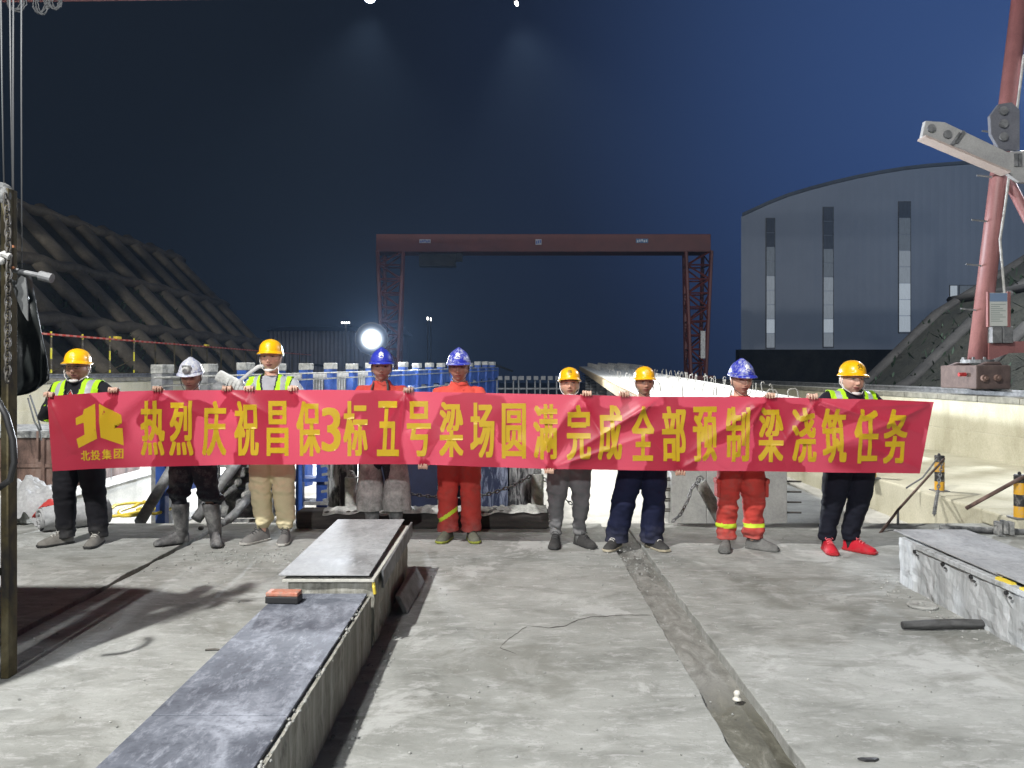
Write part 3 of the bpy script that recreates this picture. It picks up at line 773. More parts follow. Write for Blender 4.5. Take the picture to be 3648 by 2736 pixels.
# hydraulic machine at the end of the form and props that rake to the ground
t = thing('hydraulic_jack', (-2.9, 9.2, -0.3), 'dark cement-splashed hydraulic machine with a hose ring, beside the raking props', 'machine')
m = MB(); a = W(230, 520, 9.3); m.span((a.x - 0.05, 9.1, -0.1), (a.x + 0.58, 9.6, 0.20)); m.span((a.x + 0.02, 9.15, 0.24), (a.x + 0.60, 9.6, 0.50)); m.build('body', M['dirty'], t, bevel=0.03)
m = MB()
for z in (-0.12, 0.22, 0.52): m.span((a.x - 0.12, 9.05, z - 0.02), (a.x + 0.68, 9.10, z + 0.02))
for x in (a.x - 0.10, a.x + 0.66): m.span((x, 9.04, -0.3), (x + 0.06, 9.10, 1.0))
m.build('frame', M['dirty'], t, bevel=0.004)
m = MB(); c = W(246, 462, 9.15)
m.tube([c + Vector((0.23*math.cos(q), 0, 0.15*math.sin(q))) for q in [i*math.pi/10 for i in range(21)]], 0.028, 7); m.build('hose_ring', M['black'], t, smooth=True)
m = MB()
for px, py, sx in ((243, 503, .16), (226, 490, .12), (252, 488, .14), (236, 472, .2), (214, 480, .1)):
    m.box(W(px, py, 9.02), (sx, 0.12, 0.12), rz=0.3); 
for px, py in ((248, 497), (235, 484)): m.tube([W(px-4, py, 9.0), W(px+4, py-3, 8.96)], 0.06, 10)
m.build('cylinder_block', M['dirty'], t, bevel=0.02)
def prop(pts, r, label, mat):
    m = MB(); m.tube(pts, r, 10); o = m.build('raking_prop', mat, smooth=True); tag(o, label, 'prop', 'raking props')
    return o
prop([W(240, 458, 9.0), W(196, 520, 8.55)], 0.062, 'thick grey raking prop behind the man in rubber boots', M['steel'])
prop([W(249, 497, 8.95), W(238, 511, 8.7), W(224, 524, 8.4)], 0.05, 'short raking prop ending by the machine, near the cream trousers', M['steel'])
prop([W(176, 462, 9.0), W(158, 492, 8.8), W(140, 522, 8.4)], 0.062, 'pale raking prop leaning outward between black trousers and dark trousers', M['steel'])
prop([W(236, 487, 8.9), W(212, 503, 8.75)], 0.04, 'thin raking prop in the middle, tied with wire', M['dirty'])
pa = W(162, 490, 9.0)
t = thing('blue_upright', (pa.x, 9.0, -0.3), 'single blue upright post beside the pale outward-leaning prop', 'post')
m = MB(); m.span((pa.x - 0.055, 8.95, -0.3), (pa.x + 0.055, 9.06, 1.1)); m.build('post_shaft', M['blue'], t, bevel=0.006)
m = MB(); m.span((pa.x + 0.055, 8.98, 0.18), (pa.x + 0.3, 9.02, 0.24)); m.span((pa.x + 0.055, 8.98, 0.55), (pa.x + 0.3, 9.02, 0.61)); m.build('stub_arm', M['blue'], t)

# yellow hose on the yard
m = MB()
pts = []
for i in range(60):
    q = i/59*4*math.pi; c = G(127, 515, -0.03); pts.append(c + Vector((0.02*i/3 - 0.2 + 0.22*math.cos(q), 0.45*math.sin(q) + 0.2, 0.025 + 0.004*(i % 7))))
m.tube(pts, 0.018, 6)
tag(m.build('hose', M['yellowhose'], smooth=True), 'yellow hose lying in loops on the pale ground', 'hose')
# low kerb wall on the lane
t = thing('kerb_wall', (-5.5, 12, -0.3), 'low white kerb wall along the bright lane behind black trousers', 'wall')
m = MB(); m.span((-5.62, 8.5, -0.3), (-5.30, 26, 0.10)); m.build('kerb_body', M['pale'], t, bevel=0.015)
m = MB(); m.span((-5.66, 8.5, 0.104), (-5.26, 26, 0.125)); m.build('kerb_top', M['white'], t, bevel=0.01)
m = MB()
for k in range(6): m.tube([(-5.5, 9.5 + 1.2*k, 0.12), (-5.5, 9.5 + 1.2*k, 0.62)], 0.006, 5)
m.build('rod', M['wire'], t)

# rust-brown skip
a, b = G(8, 489, 0), G(95, 489, 0)
t = thing('steel_skip', ((a.x+b.x)/2, a.y, 0), 'rust-brown steel skip with a grey rim behind the canvas rolls', 'skip')
m = MB(); m.span((a.x-1.2, a.y, 0.02), (b.x, a.y + 1.3, 0.70)); m.build('skip_body', M['rust'], t, bevel=0.01)
m = MB(); m.span((a.x-1.24, a.y - 0.05, 0.704), (b.x + 0.03, a.y + 1.34, 0.80)); m.build('rim', M['dirty'], t, bevel=0.01)
m = MB(); m.span((a.x-1.2, a.y-0.03, 0.30), (b.x + 0.02, a.y-0.002, 0.35)); m.span((W(43, 0, a.y).x, a.y - 0.05, 0.02), (W(46.5, 0, a.y).x, a.y - 0.002, 0.70)); m.span((W(39, 0, a.y).x, a.y - 0.06, 0.42), (W(41, 0, a.y).x, a.y - 0.002, 0.80)); m.build('stiffener', M['rust'], t)
m = MB(); m.tube([W(28, 398, 9.6), W(34, 420, 9.6), W(40, 432, 9.7), W(41, 440, 9.8)], 0.012, 6); m.tube([W(30, 395, 9.6), W(38, 418, 9.6), W(41, 430, 9.7)], 0.012, 6)
tag(m.build('hanging_cable', M['wire'], smooth=True), 'thin cables drooping onto the rust-brown skip', 'cable')

# canvas rolls and red cloth
def canvas_roll(p0, p1, r, label, seed):
    p0, p1 = Vector(p0), Vector(p1); ax = (p1 - p0).normalized(); side = ax.cross(Vector((0, 0, 1))).normalized()
    t = thing('canvas_roll', p0 - Vector((0, 0, r)), label, 'canvas', 'rolled canvas sheets')
    m = MB(); n = 64; L = 22; vs = []; fs = []
    for j in range(L + 1):
        q = j/L; c = p0.lerp(p1, q)
        for i in range(n):
            a = 2*math.pi*i/n
            rad = r*(1 + 0.10*noise.noise(Vector((q*5, math.cos(a)*1.5 + seed, math.sin(a)*1.5))) + 0.07*noise.noise(Vector((q*14, math.cos(a)*3 + seed, math.sin(a)*4))))
            zz = rad*math.sin(a); zz = max(zz, -r*0.93)
            vs.append(c + side*(rad*math.cos(a)*1.05) + Vector((0, 0, zz)))
    for j in range(L):
        for i in range(n): fs.append((j*n+i, j*n+(i+1) % n, (j+1)*n+(i+1) % n, (j+1)*n+i))
    m.add(vs, fs)
    sp = []                                  # the spiral end
    m.build('roll_body', M['canvas'], t, smooth=True)
    m = MB(); N = 70; vs = []; fs = []
    for i in range(N):
        q = i/(N-1); a = q*2*math.pi*2.4; rad = r*(0.97 - 0.82*q)*(1 + 0.07*noise.noise(Vector((i*0.25, seed, 0))))
        rad = min(rad, r*0.97)
        p = side*(rad*math.cos(a)*1.05) + Vector((0, 0, max(rad*math.sin(a), -r*0.93)))
        vs += [p0 + p - ax*(0.02 + 0.02*noise.noise(Vector((i*.3, 2, seed)))), p0 + p + ax*0.30]
    for i in range(N-1): fs.append((2*i, 2*i+2, 2*i+3, 2*i+1))
    m.add(vs, fs); o = m.build('rolled_end', M['canvas'], t, smooth=True)
    md = o.modifiers.new('thick', 'SOLIDIFY'); md.thickness = 0.018
    return t
c0 = G(36, 533, 0)
canvas_roll(c0 + Vector((0.02, 0.05, 0.125)), c0 + Vector((0.46, 0.50, 0.13)), 0.125, 'pale grey canvas roll with its spiral end showing, by the grey shoes', 1)
m = MB(); c1 = G(30, 524, 0) + Vector((-0.1, 0.25, 0)); n = 40; vs = []; fs = []
for j in range(n+1):
    for i in range(n+1):
        u, v = i/n*2-1, j/n*2-1; r2 = u*u + v*v
        h = 0.40*max(0, 1 - r2*0.9)**0.6 * (1 + 0.35*noise.noise(Vector((u*2, v*2, 7)))) + 0.10*abs(noise.noise(Vector((u*4, v*3, 1)))) + 0.05*noise.noise(Vector((u*9, v*9, 2)))
        vs.append(c1 + Vector((u*0.42 - 0.1*v, v*0.4, max(0.004, h*(1 if r2 < 1.1 else 0.1)))))
for j in range(n):
    for i in range(n): a = j*(n+1)+i; fs.append((a, a+1, a+n+2, a+n+1))
m.add(vs, fs); tag(m.build('canvas_heap', M['canvas'], smooth=True), 'crumpled heap of grey canvas behind the spiral roll', 'canvas', 'rolled canvas sheets')
m = MB(); c1 = G(49, 507, 0.22) ; vs = []; fs = []; n = 22
for j in range(n+1):
    for i in range(n+1):
        u, v = i/n*2-1, j/n*2-1
        vs.append(c1 + Vector((u*0.115, v*0.10, 0.07*(1-u*u)*(1-0.6*v*v) + 0.025*noise.noise(Vector((u*3, v*4, 3))) - 0.04*u*u + 0.05*u)))
for j in range(n):
    for i in range(n): a = j*(n+1)+i; fs.append((a, a+1, a+n+2, a+n+1))
m.add(vs, fs); o = m.build('cloth', M['redcloth'], smooth=True); tag(o, 'red cloth thrown over the grey canvas', 'cloth'); o.modifiers.new('thick', 'SOLIDIFY').thickness = 0.012

# ---------------------------------------------------------------- concrete girder on the casting bed
t = thing('concrete_girder', (2.5, 8.9, -0.3), 'long pale T-shaped concrete bridge girder bristling with steel hooks', 'girder')
GD = Vector((0.0615, 0.998, 0.0)); GR = Vector((0.998, -0.0615, 0)); G0 = Vector((2.54, 8.95, 0)); SL = 0.0185
def gp_(s, r, z): return G0 + GD*s + GR*r + Vector((0, 0, z + SL*s))
LEN = 31.0
def gbox(s0, s1, r0, r1, z0, z1, nm, mat, bevel=0.008):
    m = MB(); m.prism([gp_(s0, r0, z0), gp_(s0, r1, z0), gp_(s0, r1, z1), gp_(s0, r0, z1)], gp_(s1, 0, 0) - gp_(s0, 0, 0)); return m.build(nm, mat, t, bevel=bevel)
gbox(0, LEN, -0.97, 0.97, 1.10, 1.28, 'top_flange', M['girdertop'])
m = MB()
prof = [(-0.10, 0.98), (-0.45, 1.097), (0.45, 1.097), (0.10, 0.98), (0.10, 0.05), (0.30, -0.12), (0.30, -0.30), (-0.30, -0.30), (-0.30, -0.12), (-0.10, 0.05)]
m.prism([gp_(0.6, r, z) for r, z in prof], gp_(LEN, 0, 0) - gp_(0.6, 0, 0)); m.build('web', M['girder'], t)
e = MB(); e.prism([gp_(0, r, z) for r, z in ((-0.30, 1.095), (0.30, 1.095), (0.30, -0.3), (-0.30, -0.3))], gp_(0.6, 0, 0) - gp_(0, 0, 0)); e.build('end_block', M['girder'], t, bevel=0.01)
bars = 0
for k, s in enumerate((0.02, 6.5, 12.5, 18.5, 24.5, 30.5)):
    d = gbox(s, s + 0.26, -0.70, -0.302 if k == 0 else -0.105, -0.15 if k else -0.3, 1.095, 'diaphragm', M['girder']); d2 = gbox(s + 0.03, s + 0.26, 0.302 if k == 0 else 0.105, 0.62, -0.15 if k else -0.3, 1.095, 'diaphragm', M['girder'])
    m = MB(); m2 = MB()
    for q in range(9):
        z = -0.02 + 0.12*q
        m.tube([gp_(s + 0.10, -0.68, z), gp_(s + 0.10, -0.90, z)], 0.011, 5); m.tube([gp_(s + 0.10, -0.68, z + 0.025), gp_(s + 0.10, -0.88, z + 0.025)], 0.011, 5)
        m2.tube([gp_(s + 0.10, 0.60, z), gp_(s + 0.10, 0.80, z)], 0.011, 5)
    m.build('starter_bars', M['rebar'], d); m2.build('starter_bars', M['rebar'], d2)
m = MB()
for k in range(120): m.prism([gp_(0.25*k + 0.02, -1.03, 1.12), gp_(0.25*k + 0.02, -0.975, 1.12), gp_(0.25*k + 0.02, -0.975, 1.285), gp_(0.25*k + 0.02, -1.03, 1.285)], gp_(0.19, 0, 0) - gp_(0, 0, 0))
m.build('edge_strip', M['edgeform'], t)
rr = random.Random(21); hooks = 0
hm = {}
def hook_mesh(kind):
    m = MB()
    if kind == 0: m.tube([(0, 0, -0.02), (0, 0, 0.12), (0.012, 0, 0.145), (0.035, 0, 0.145), (0.045, 0, 0.125)], 0.007, 5)
    elif kind == 1: m.tube([(0, 0, -0.02), (0.02, 0, 0.16)], 0.007, 5)
    else: m.tube([(-0.06, 0, -0.02), (-0.06, 0, 0.07), (-0.04, 0, 0.10), (0.04, 0, 0.10), (0.06, 0, 0.07), (0.06, 0, -0.02)], 0.009, 5)
    me = m.mesh('rebar_hook'); me.materials.append(M['rebarpale']); return me
hm = [hook_mesh(0), hook_mesh(1), hook_mesh(2)]
for row, (r, ds) in enumerate(((-0.55, 0.75), (0.05, 0.75), (0.62, 0.70), (0.90, 0.62))):
    s = 0.25 + 0.2*row
    while s < 18.5 and hooks < 98:
        o = bpy.data.objects.new('rebar_hook', hm[2 if (s < 1.2 and row > 0) else (1 if rr.random() < 0.18 else 0)]); COL.objects.link(o); o.parent = t
        o.location = gp_(s, r + rr.uniform(-0.05, 0.05), 1.28) - t.location; o.rotation_euler = (rr.uniform(-0.2, 0.2), rr.uniform(-0.25, 0.25), rr.uniform(-2.8, 0.6)); s += ds*rr.uniform(0.8, 1.2); hooks += 1
m = MB()
for k in range(34):
    for r in (-0.6, -0.1, 0.4, 0.88):
        p = gp_(18.5 + 0.36*k, r, 1.28); m.tube([p, p + Vector((0.01, 0, 0.16)), p + Vector((0.06, 0, 0.19))], 0.011, 4)
o = m.build('distant_hooks', M['rebarpale'], t); tag(o, kind='stuff')
# lifting gear far on the yard: thin uprights beyond the forms
t = thing('rebar_rack', (1.3, 24, -0.3), 'dim rack of thin uprights in the dark beyond the blue formwork', 'rack')
m = MB()
for k in range(9):
    p = W(497 + 7.2*k + (k % 3), 0, 24); m.span((p.x - 0.02, 24, -0.3), (p.x + 0.02, 24.04, 1.35 + 0.1*(k % 2)))
m.build('uprights', M['wire'], t)
m = MB(); a, b = W(496, 0, 24), W(568, 0, 24)
for z in (0.5, 1.05): m.span((a.x, 24.05, z), (b.x, 24.09, z + 0.05))
for k in range(9):
    p = W(500 + 7.2*k, 378, 23.9); m.box(p, (0.14, 0.05, 0.12))
m.build('crossbar', M['wire'], t)

# heavy timber beam on the platform edge, capped with spilled cement
t = thing('timber_beam', (-0.9, 8.1, 0), 'heavy dark timber beam with spilled cement along its top at the platform edge', 'beam')
a, b = W(296, 0, 8.0), W(549, 0, 8.0)
m = MB(); m.span((a.x, 7.98, 0.0), (b.x, 8.24, 0.185)); m.build('beam_body', M['timber'], t, bevel=0.03)
m = MB(); n = 120; vs = []; fs = []
for i in range(n+1):
    x = a.x + 0.28 + (b.x - a.x - 0.3)*i/n
    for j in range(7):
        y = 7.96 + 0.30*j/6; h = 0.182 + 0.035*(1 - abs(j/3 - 1)**2) * (0.6 + 0.9*noise.noise(Vector((x*3, y*3, 0)))) + 0.03*noise.noise(Vector((x*14, y*12, 2)))
        if j == 0: h = 0.165 + 0.05*noise.noise(Vector((x*5, 0, 5)))
        vs.append((x, y - (0.006 if j == 0 else 0), h))
for i in range(n):
    for j in range(6): q = i*7 + j; fs.append((q, q+1, q+8, q+7))
m.add(vs, fs); m.build('spilled_cement', M['caked'], t, smooth=True)

# posts with a sagging chain
def pipe_post(px, pyt, Y, label, lean=0.0, z0=-0.02):
    p = W(px, pyt, Y); t = thing('guard_post', (p.x - lean, Y, z0), label, 'post', 'cement-crusted guard posts')
    m = MB(); m.tube([(p.x - lean, Y, z0), (p.x - lean*0.5, Y, (z0 + p.z)/2), (p.x, Y, p.z)], 0.066, 18); m.build('pipe', M['caked'], t, smooth=False, bevel=0.004)
    m = MB(); m.tube([(p.x + 0.035*math.cos(q), Y, p.z + 0.03 + 0.035*math.sin(q)) for q in [i*math.pi/6 for i in range(13)]], 0.009, 6); m.build('eye_ring', M['steel'], t)
    return Vector((p.x, Y, p.z + 0.03))
ea = pipe_post(351, 477, 8.40, 'cement-crusted guard post beside the grey chaps')
eb = pipe_post(537.5, 474, 8.40, 'upright guard post at the end of the sagging chain, beside grey joggers')
def chain_obj(pts, label, r=0.0075, pitch=0.047, name='chain', mat=None):
    pts = [Vector(p) for p in pts]; path = [pts[0]]
    L = [0]
    for a, b in zip(pts, pts[1:]): L.append(L[-1] + (b-a).length)
    def at(s):
        for k in range(len(pts)-1):
            if s <= L[k+1] or k == len(pts)-2:
                return pts[k].lerp(pts[k+1], min(1, (s-L[k])/max(1e-6, L[k+1]-L[k]))), (pts[k+1]-pts[k]).normalized()
    m = MB(); k = 0; s = pitch/2
    while s < L[-1]:
        c, d = at(s); u = Vector((0, 0, 1)) if abs(d.z) < 0.9 else Vector((0, 1, 0)); x = d.cross(u).normalized(); y = x.cross(d)
        w = x if k % 2 else y
        m.tube([c + d*(0.030*math.cos(q)) + w*(0.015*math.sin(q)) for q in [i*math.pi/5 for i in range(11)]], r, 5); s += pitch; k += 1
    return tag(m.build(name, mat or M['steel'], smooth=True), label, 'chain')
def sag(a, b, dz, n=24, u=0.5): return [Vector(a).lerp(Vector(b), i/n) + Vector((0, 0, -4*dz*(i/n)*(1-i/n))) for i in range(n+1)]
chain_obj(sag(ea, W(444, 497, 8.38), 0.06) + sag(W(444, 497, 8.38), eb, 0.10)[1:], 'long grey chain sagging between the two upright guard posts')
chain_obj(sag(eb, W(575, 506, 8.4), 0.03), 'short chain hanging from the guard post down behind grey joggers')
ec = pipe_post(700, 482, 8.45, 'leaning grey guard post in front of the girder end', lean=-0.24)
chain_obj([ec, W(692, 488, 8.35), W(688, 500, 8.3), W(681, 514, 8.25), W(672, 522, 8.2)], 'loose chain hanging from the leaning guard post')

# striped bollards of the raised lane with ropes
def bollard(px, py, label, h=0.42):
    p = G(px, py, 0.15); t = thing('bollard', p, label, 'bollard', 'striped bollards on the raised lane')
    m = MB(); m.tube([p, p + Vector((0, 0, h))], 0.056, 18); m.build('shaft', M['bollard'], t, smooth=False)
    m = MB(); m.box(p + Vector((0, 0, 0.006)), (0.17, 0.17, 0.012)); m.build('base_plate', M['steel'], t)
    m = MB(); m.tube([p + Vector((0, 0, h)), p + Vector((0, 0, h + 0.015))], [0.06, 0.05], 18); m.ell(p + Vector((-0.005, 0, h + 0.025)), (0.018, 0.018, 0.02), 8, 6); m.build('cap', M['black'], t)
    return p + Vector((0, 0, h))
b1 = bollard(939.5, 491, 'yellow and black striped bollard with ropes tied to its top')
b2 = bollard(1020, 518, 'striped bollard at the very edge of view, nearer the plated block')
b3 = bollard(872, 478, 'bollard whose foot shows just below the banner', 0.40)
def rope(pts, r, label):
    m = MB(); m.tube(pts, r, 7); return tag(m.build('rope', M['rust'] if r > .012 else M['steel'], smooth=True), label, 'rope')
s1 = W(898, 510, 8.2)
rope([b1 + Vector((0.03, -0.05, -0.02)), s1, W(886, 526, 7.95), W(877, 537, 7.75)], 0.014, 'dark taut rope running from the bollard top down to the platform')
rope([b1 + Vector((-0.04, -0.02, -0.02)), b1 + Vector((-0.22, -0.03, -0.25)), b1 + Vector((-0.36, 0.1, -0.40))], 0.011, 'thin rope tied back behind the bollard top')
chain_obj([b1 + Vector((0.0, -0.06, -0.03)), W(938, 490, 9.2), W(934, 515, 8.1)], 'chain hanging straight down in front of the striped bollard', 0.007, 0.045)
rope([b2 + Vector((0, -0.05, 0.0)), b2 + Vector((-0.55, -0.02, -0.32))], 0.02, 'stout rope stretched from the bollard at the edge of view')
m = MB(); m.tube([(s1.x, 8.2, 0.0), s1 + Vector((0, 0, 0.01))], 0.012, 8); tag(m.build('stake', M['steel'], smooth=True), 'thin steel stake propping the taut rope', 'stake')
m = MB(); a = G(906, 540, 0); m.tube([G(940, 531, 0) + Vector((0, 0, 0.03)), G(1024, 537, 0) + Vector((0.5, 0, 0.03))], 0.03, 10); o = m.build('steel_pipe', M['dirty'], smooth=True); tag(o, 'cement-splashed pipe lying behind the plated block', 'pipe')
m = MB(); c = G(1004, 533, 0.03)
for k in range(3): m.box(c + Vector((0.06*k - 0.06, 0, 0.05 + 0.01*(k % 2))), (0.04, 0.09, 0.13))
m.box(c + Vector((0, 0.0, 0.09)), (0.2, 0.03, 0.03)); tag(m.build('pipe_coupler', M['dirty'], bevel=0.008), 'bolted coupler clamped on the splashed pipe', 'coupler')

# ---------------------------------------------------------------- casting-bed blocks
def block_side(name, c_lo, c_hi):
    t = NT(name)
    f = t.noise(11, 8, 0.7, sc=(1, 1, 0.11), dist=0.1); g = t.noise(7, 8, 0.7)
    c = t.ramp(f, [(0.36, c_lo), (0.52, tuple((a+b)/2 for a, b in zip(c_lo, c_hi))), (0.66, c_hi)])
    c = t.mix(t.ramp(g, [(0.58, (0,0,0)), (0.70, (0.8,)*3)]), c, (0.10, 0.10, 0.09))
    t.bump(t.m('ADD', f, g), 0.7, 0.015)
    return t.done(c, 0.85)
M['side1'] = block_side('block_side_grey', (0.16, 0.155, 0.125), (0.42, 0.415, 0.375))
M['side2'] = block_side('block_side_pale', (0.27, 0.285, 0.29), (0.50, 0.52, 0.53))
def plate_top(name, lo, mid, hi):
    t = NT(name)
    f = t.noise(2.0, 9, 0.66, dist=0.9); g = t.noise(30, 6, 0.7); s = t.noise(14, 8, 0.75, sc=(1.6, 0.6, 1))
    c = t.ramp(f, [(0.30, lo), (0.50, mid), (0.72, hi)])
    c = t.mix(t.ramp(s, [(0.50, (0,0,0)), (0.72, (0.7,)*3)]), c, hi)
    c = t.mix(t.ramp(g, [(0.3, (0.6,)*3), (0.5, (0,0,0))]), c, lo)
    t.bump(s, 0.25, 0.004)
    t.b.inputs['Specular IOR Level'].default_value = 0.3 if 'dark' in name else 0.08
    return t.done(c, t.ramp(f, [(0.3, (0.62,)*3), (0.7, (0.9,)*3)]), 0.0)
M['topdark'] = plate_top('bed_plate_dark', (0.045, 0.05, 0.065), (0.115, 0.125, 0.15), (0.34, 0.36, 0.41))
M['toppale'] = plate_top('bed_plate_pale', (0.15, 0.153, 0.156), (0.29, 0.296, 0.302), (0.40, 0.408, 0.415))
def rough_block(mb, x0, x1, y0, y1, z1, amp=0.012, seed=0, z0=-0.02):
    nx, ny, nz = max(2, int((x1-x0)/0.05)), max(2, int((y1-y0)/0.05)), 8
    def P(x, y, z):
        v = Vector((x*6 + seed, y*6, z*6)); w = Vector((x*19, y*19 + seed, z*19))
        e = 1.0 if z < z1 - 0.001 else 0.35
        d = Vector((noise.noise(v), noise.noise(v + Vector((9, 0, 0))), 0))*amp + Vector((noise.noise(w), noise.noise(w + Vector((5, 5, 0))), 0.0))*amp*0.9
        return Vector((x, y, z)) + d*e + Vector((0, 0, 0.4*amp*noise.noise(w)*(1 if z >= z1 - 0.001 else 0)))
    def sheet(f, n, k):
        b = [f(i/n, j/k) for j in range(k+1) for i in range(n+1)]
        mb.add([P(*p) for p in b], [(j*(n+1)+i, j*(n+1)+i+1, (j+1)*(n+1)+i+1, (j+1)*(n+1)+i) for j in range(k) for i in range(n)])
    L = lambda a, b, q: a + (b-a)*q
    sheet(lambda u, v: (L(x0, x1, u), L(y0, y1, v), z1), nx, ny)
    sheet(lambda u, v: (x0, L(y0, y1, u), L(z0, z1, v)), ny, nz); sheet(lambda u, v: (x1, L(y0, y1, u), L(z0, z1, v)), ny, nz)
    sheet(lambda u, v: (L(x0, x1, u), y0, L(z0, z1, v)), nx, nz); sheet(lambda u, v: (L(x0, x1, u), y1, L(z0, z1, v)), nx, nz)
    b = bmesh.new(); me = mb.mesh('tmp'); b.from_mesh(me); bmesh.ops.remove_doubles(b, verts=b.verts, dist=0.0008); bmesh.ops.recalc_face_normals(b, faces=b.faces)
    b.to_mesh(me); b.free(); return me
def blk(name, me, mats, parent):
    me.materials.append(mats); return link(name, me, parent, smooth=False)
t = thing('casting_bed', (-1.07, 3, 0), 'long low casting bed topped with stained dark steel plates, running towards the beam', 'casting bed', 'casting beds')
blk('concrete_base', rough_block(MB(), -1.335, -0.815, 0.6, 4.52, 0.318, 0.008, 1), M['side1'], t)
m = MB(); m.span((-1.348, 0.6, 0.325), (-0.835, 2.905, 0.337)); m.span((-1.348, 2.912, 0.325), (-0.835, 4.50, 0.337)); m.build('top_plate', M['topdark'], t, bevel=0.003)
m = MB(); rr = random.Random(8)
for k in range(140):                       # crumbs of cement left along the plate edge
    y = rr.uniform(0.7, 4.5); q = 0.002 + 0.007*rr.random()**2; m.ell((-0.825 + rr.uniform(-0.012, 0.016), y, 0.322 + rr.uniform(-0.012, 0.016)), (q, q*1.7, q*0.8), 6, 4)
o = m.build('cement_crumbs', M['caked'], t); tag(o, kind='stuff')
blk('concrete_base', rough_block(MB(), -1.31, -0.815, 4.56, 6.10, 0.385, 0.013, 2), M['side1'], t)
m = MB(); m.span((-1.335, 4.53, 0.392), (-0.80, 6.12, 0.408)); m.build('packing_board', M['pale'], t, bevel=0.003)
m = MB(); m.prism([(-1.36, 4.535, 0.428), (-0.83, 4.535, 0.428), (-0.845, 6.13, 0.448), (-1.37, 6.13, 0.448)], (0, 0, 0.007)); m.build('top_plate', M['toppale'], t, bevel=0.002)
m = MB(); m.span((-1.31, 4.60, 0.412), (-0.86, 6.10, 0.427)); m.build('shim', M['black'], t)
m = MB(); m.prism([(-0.795, 4.75, 0.30), (-0.782, 4.75, 0.30), (-0.782, 6.12, 0.33), (-0.795, 6.12, 0.33)], (0, 0, 0.105)); m.build('side_board', M['steel'], t)
m = MB(); m.tube([(-0.812, 4.56, 0.40), (-0.805, 4.545, 0.36), (-0.80, 4.55, 0.32)], 0.010, 6); m.build('sealant_strip', M['yellowhose'], t)
m = MB(); m.prism([(-0.725, 5.20, 0.0), (-0.69, 5.20, 0.0), (-0.67, 6.0, 0.0), (-0.705, 6.0, 0.0)], (-0.06, 0, 0.12)); o = m.build('wood_offcut', M['steel'], bevel=0.008); tag(o, 'short grey wood offcut leaning against the side of the long bed', 'wood offcut')
t = thing('casting_bed', (3.26, 4, 0), 'short visible end of a second casting bed, under pale plates, with drip-streaked sides', 'casting bed', 'casting beds')
blk('concrete_base', rough_block(MB(), 2.96, 3.53, 1.8, 5.96, 0.35, 0.012, 5), M['side2'], t)
m = MB(); m.prism([(2.985, 4.75, 0.362), (3.55, 4.75, 0.362), (3.55, 6.10, 0.372), (2.985, 6.10, 0.372)], (0, 0, 0.010)); m.prism([(2.975, 1.8, 0.372), (3.55, 1.8, 0.372), (3.55, 4.80, 0.378), (2.975, 4.80, 0.378)], (0, 0, 0.010)); m.build('top_plate', M['toppale'], t, bevel=0.002)
m = MB(); m.span((2.966, 1.8, 0.315), (2.948, 5.7, 0.347)); m.build('edge_angle', M['side2'], t, bevel=0.003)
m = MB()
for y in (5.72, 5.35, 5.02, 4.66): m.tube([(2.962, y, 0.295), (2.945, y, 0.295)], 0.013, 10); m.tube([(2.948, y - 0.05, 0.285), (2.940, y - 0.05, 0.275)], 0.010, 8)
m.build('tie_hole', M['black'], t)  # tie holes, their dark hollows drawn as black stubs
m = MB(); m.box((2.975, 4.70, 0.352), (0.03, 0.14, 0.022), rz=0.1); m.build('sealant_strip', M['yellowhose'], t); m = MB(); m.box((2.975, 4.50, 0.350), (0.03, 0.1, 0.02)); m.build('sealant_strip', M['yellowhose'], t)
# scrub block on the bed
c = W(284, 604, 4.33); c.z = 0.338
t = thing('scrub_block', c, 'worn orange-topped block with a black base on the dark plate', 'scrub block')
m = MB(); m.box(c + Vector((0, 0, 0.020)), (0.185, 0.085, 0.038), rz=-0.06); m.build('base', M['black'], t, bevel=0.005)
m = MB(); m.box(c + Vector((0, 0, 0.0505)), (0.180, 0.082, 0.023), rz=-0.06); m.build('top', grime('worn_orange', (0.42, 0.11, 0.06), (0.50, 0.22, 0.15), 30, 0.7, c=(0.25, 0.2, 0.17)), t, bevel=0.006)
# bits on the platform
m = MB(); a, b = G(902, 630, 0), G(983, 629, 0); m.tube([a + Vector((0, 0, .03)), a.lerp(b, .3) + Vector((0, -.006, .034)), a.lerp(b, .7) + Vector((0, -.002, .036)), b + Vector((0, .004, .032))], [0.026, 0.034, 0.034, 0.028], 8, flat=0.95)
tag(m.build('rubber_strip', grime('worn_rubber', (0.016, 0.017, 0.017), (0.10, 0.10, 0.10), 14, 0.75, sc=(0.3, 1, 1)), bevel=0.006), 'black rubber strip lying on the concrete beside the drip-streaked bed', 'rubber strip')
m = MB(); c = G(922, 607, 0)
n = 28; rings = [[c + Vector((r*math.cos(2*math.pi*i/n), r*math.sin(2*math.pi*i/n), z)) for i in range(n)] for r, z in ((0.022, 0.003), (0.095, 0.003), (0.098, 0.014), (0.088, 0.022), (0.030, 0.024), (0.022, 0.020), (0.022, 0.003))]
m.loft(rings, caps=False); m.ell(c + Vector((0, 0, 0.008)), (0.022, 0.022, 0.004), 12, 4)
tag(m.build('grinding_disc', M['caked'], smooth=False), 'round cement-covered disc lying near the drip-streaked bed', 'disc')
c = G(737, 700, -0.03); m = MB()
n = 18; m.loft([[c + Vector((r*math.cos(2*math.pi*i/n), r*math.sin(2*math.pi*i/n), z)) for i in range(n)] for r, z in ((0.022, 0.0), (0.0225, 0.006), (0.015, 0.012), (0.0125, 0.020), (0.0155, 0.026), (0.0165, 0.034), (0.014, 0.042), (0.008, 0.047))])
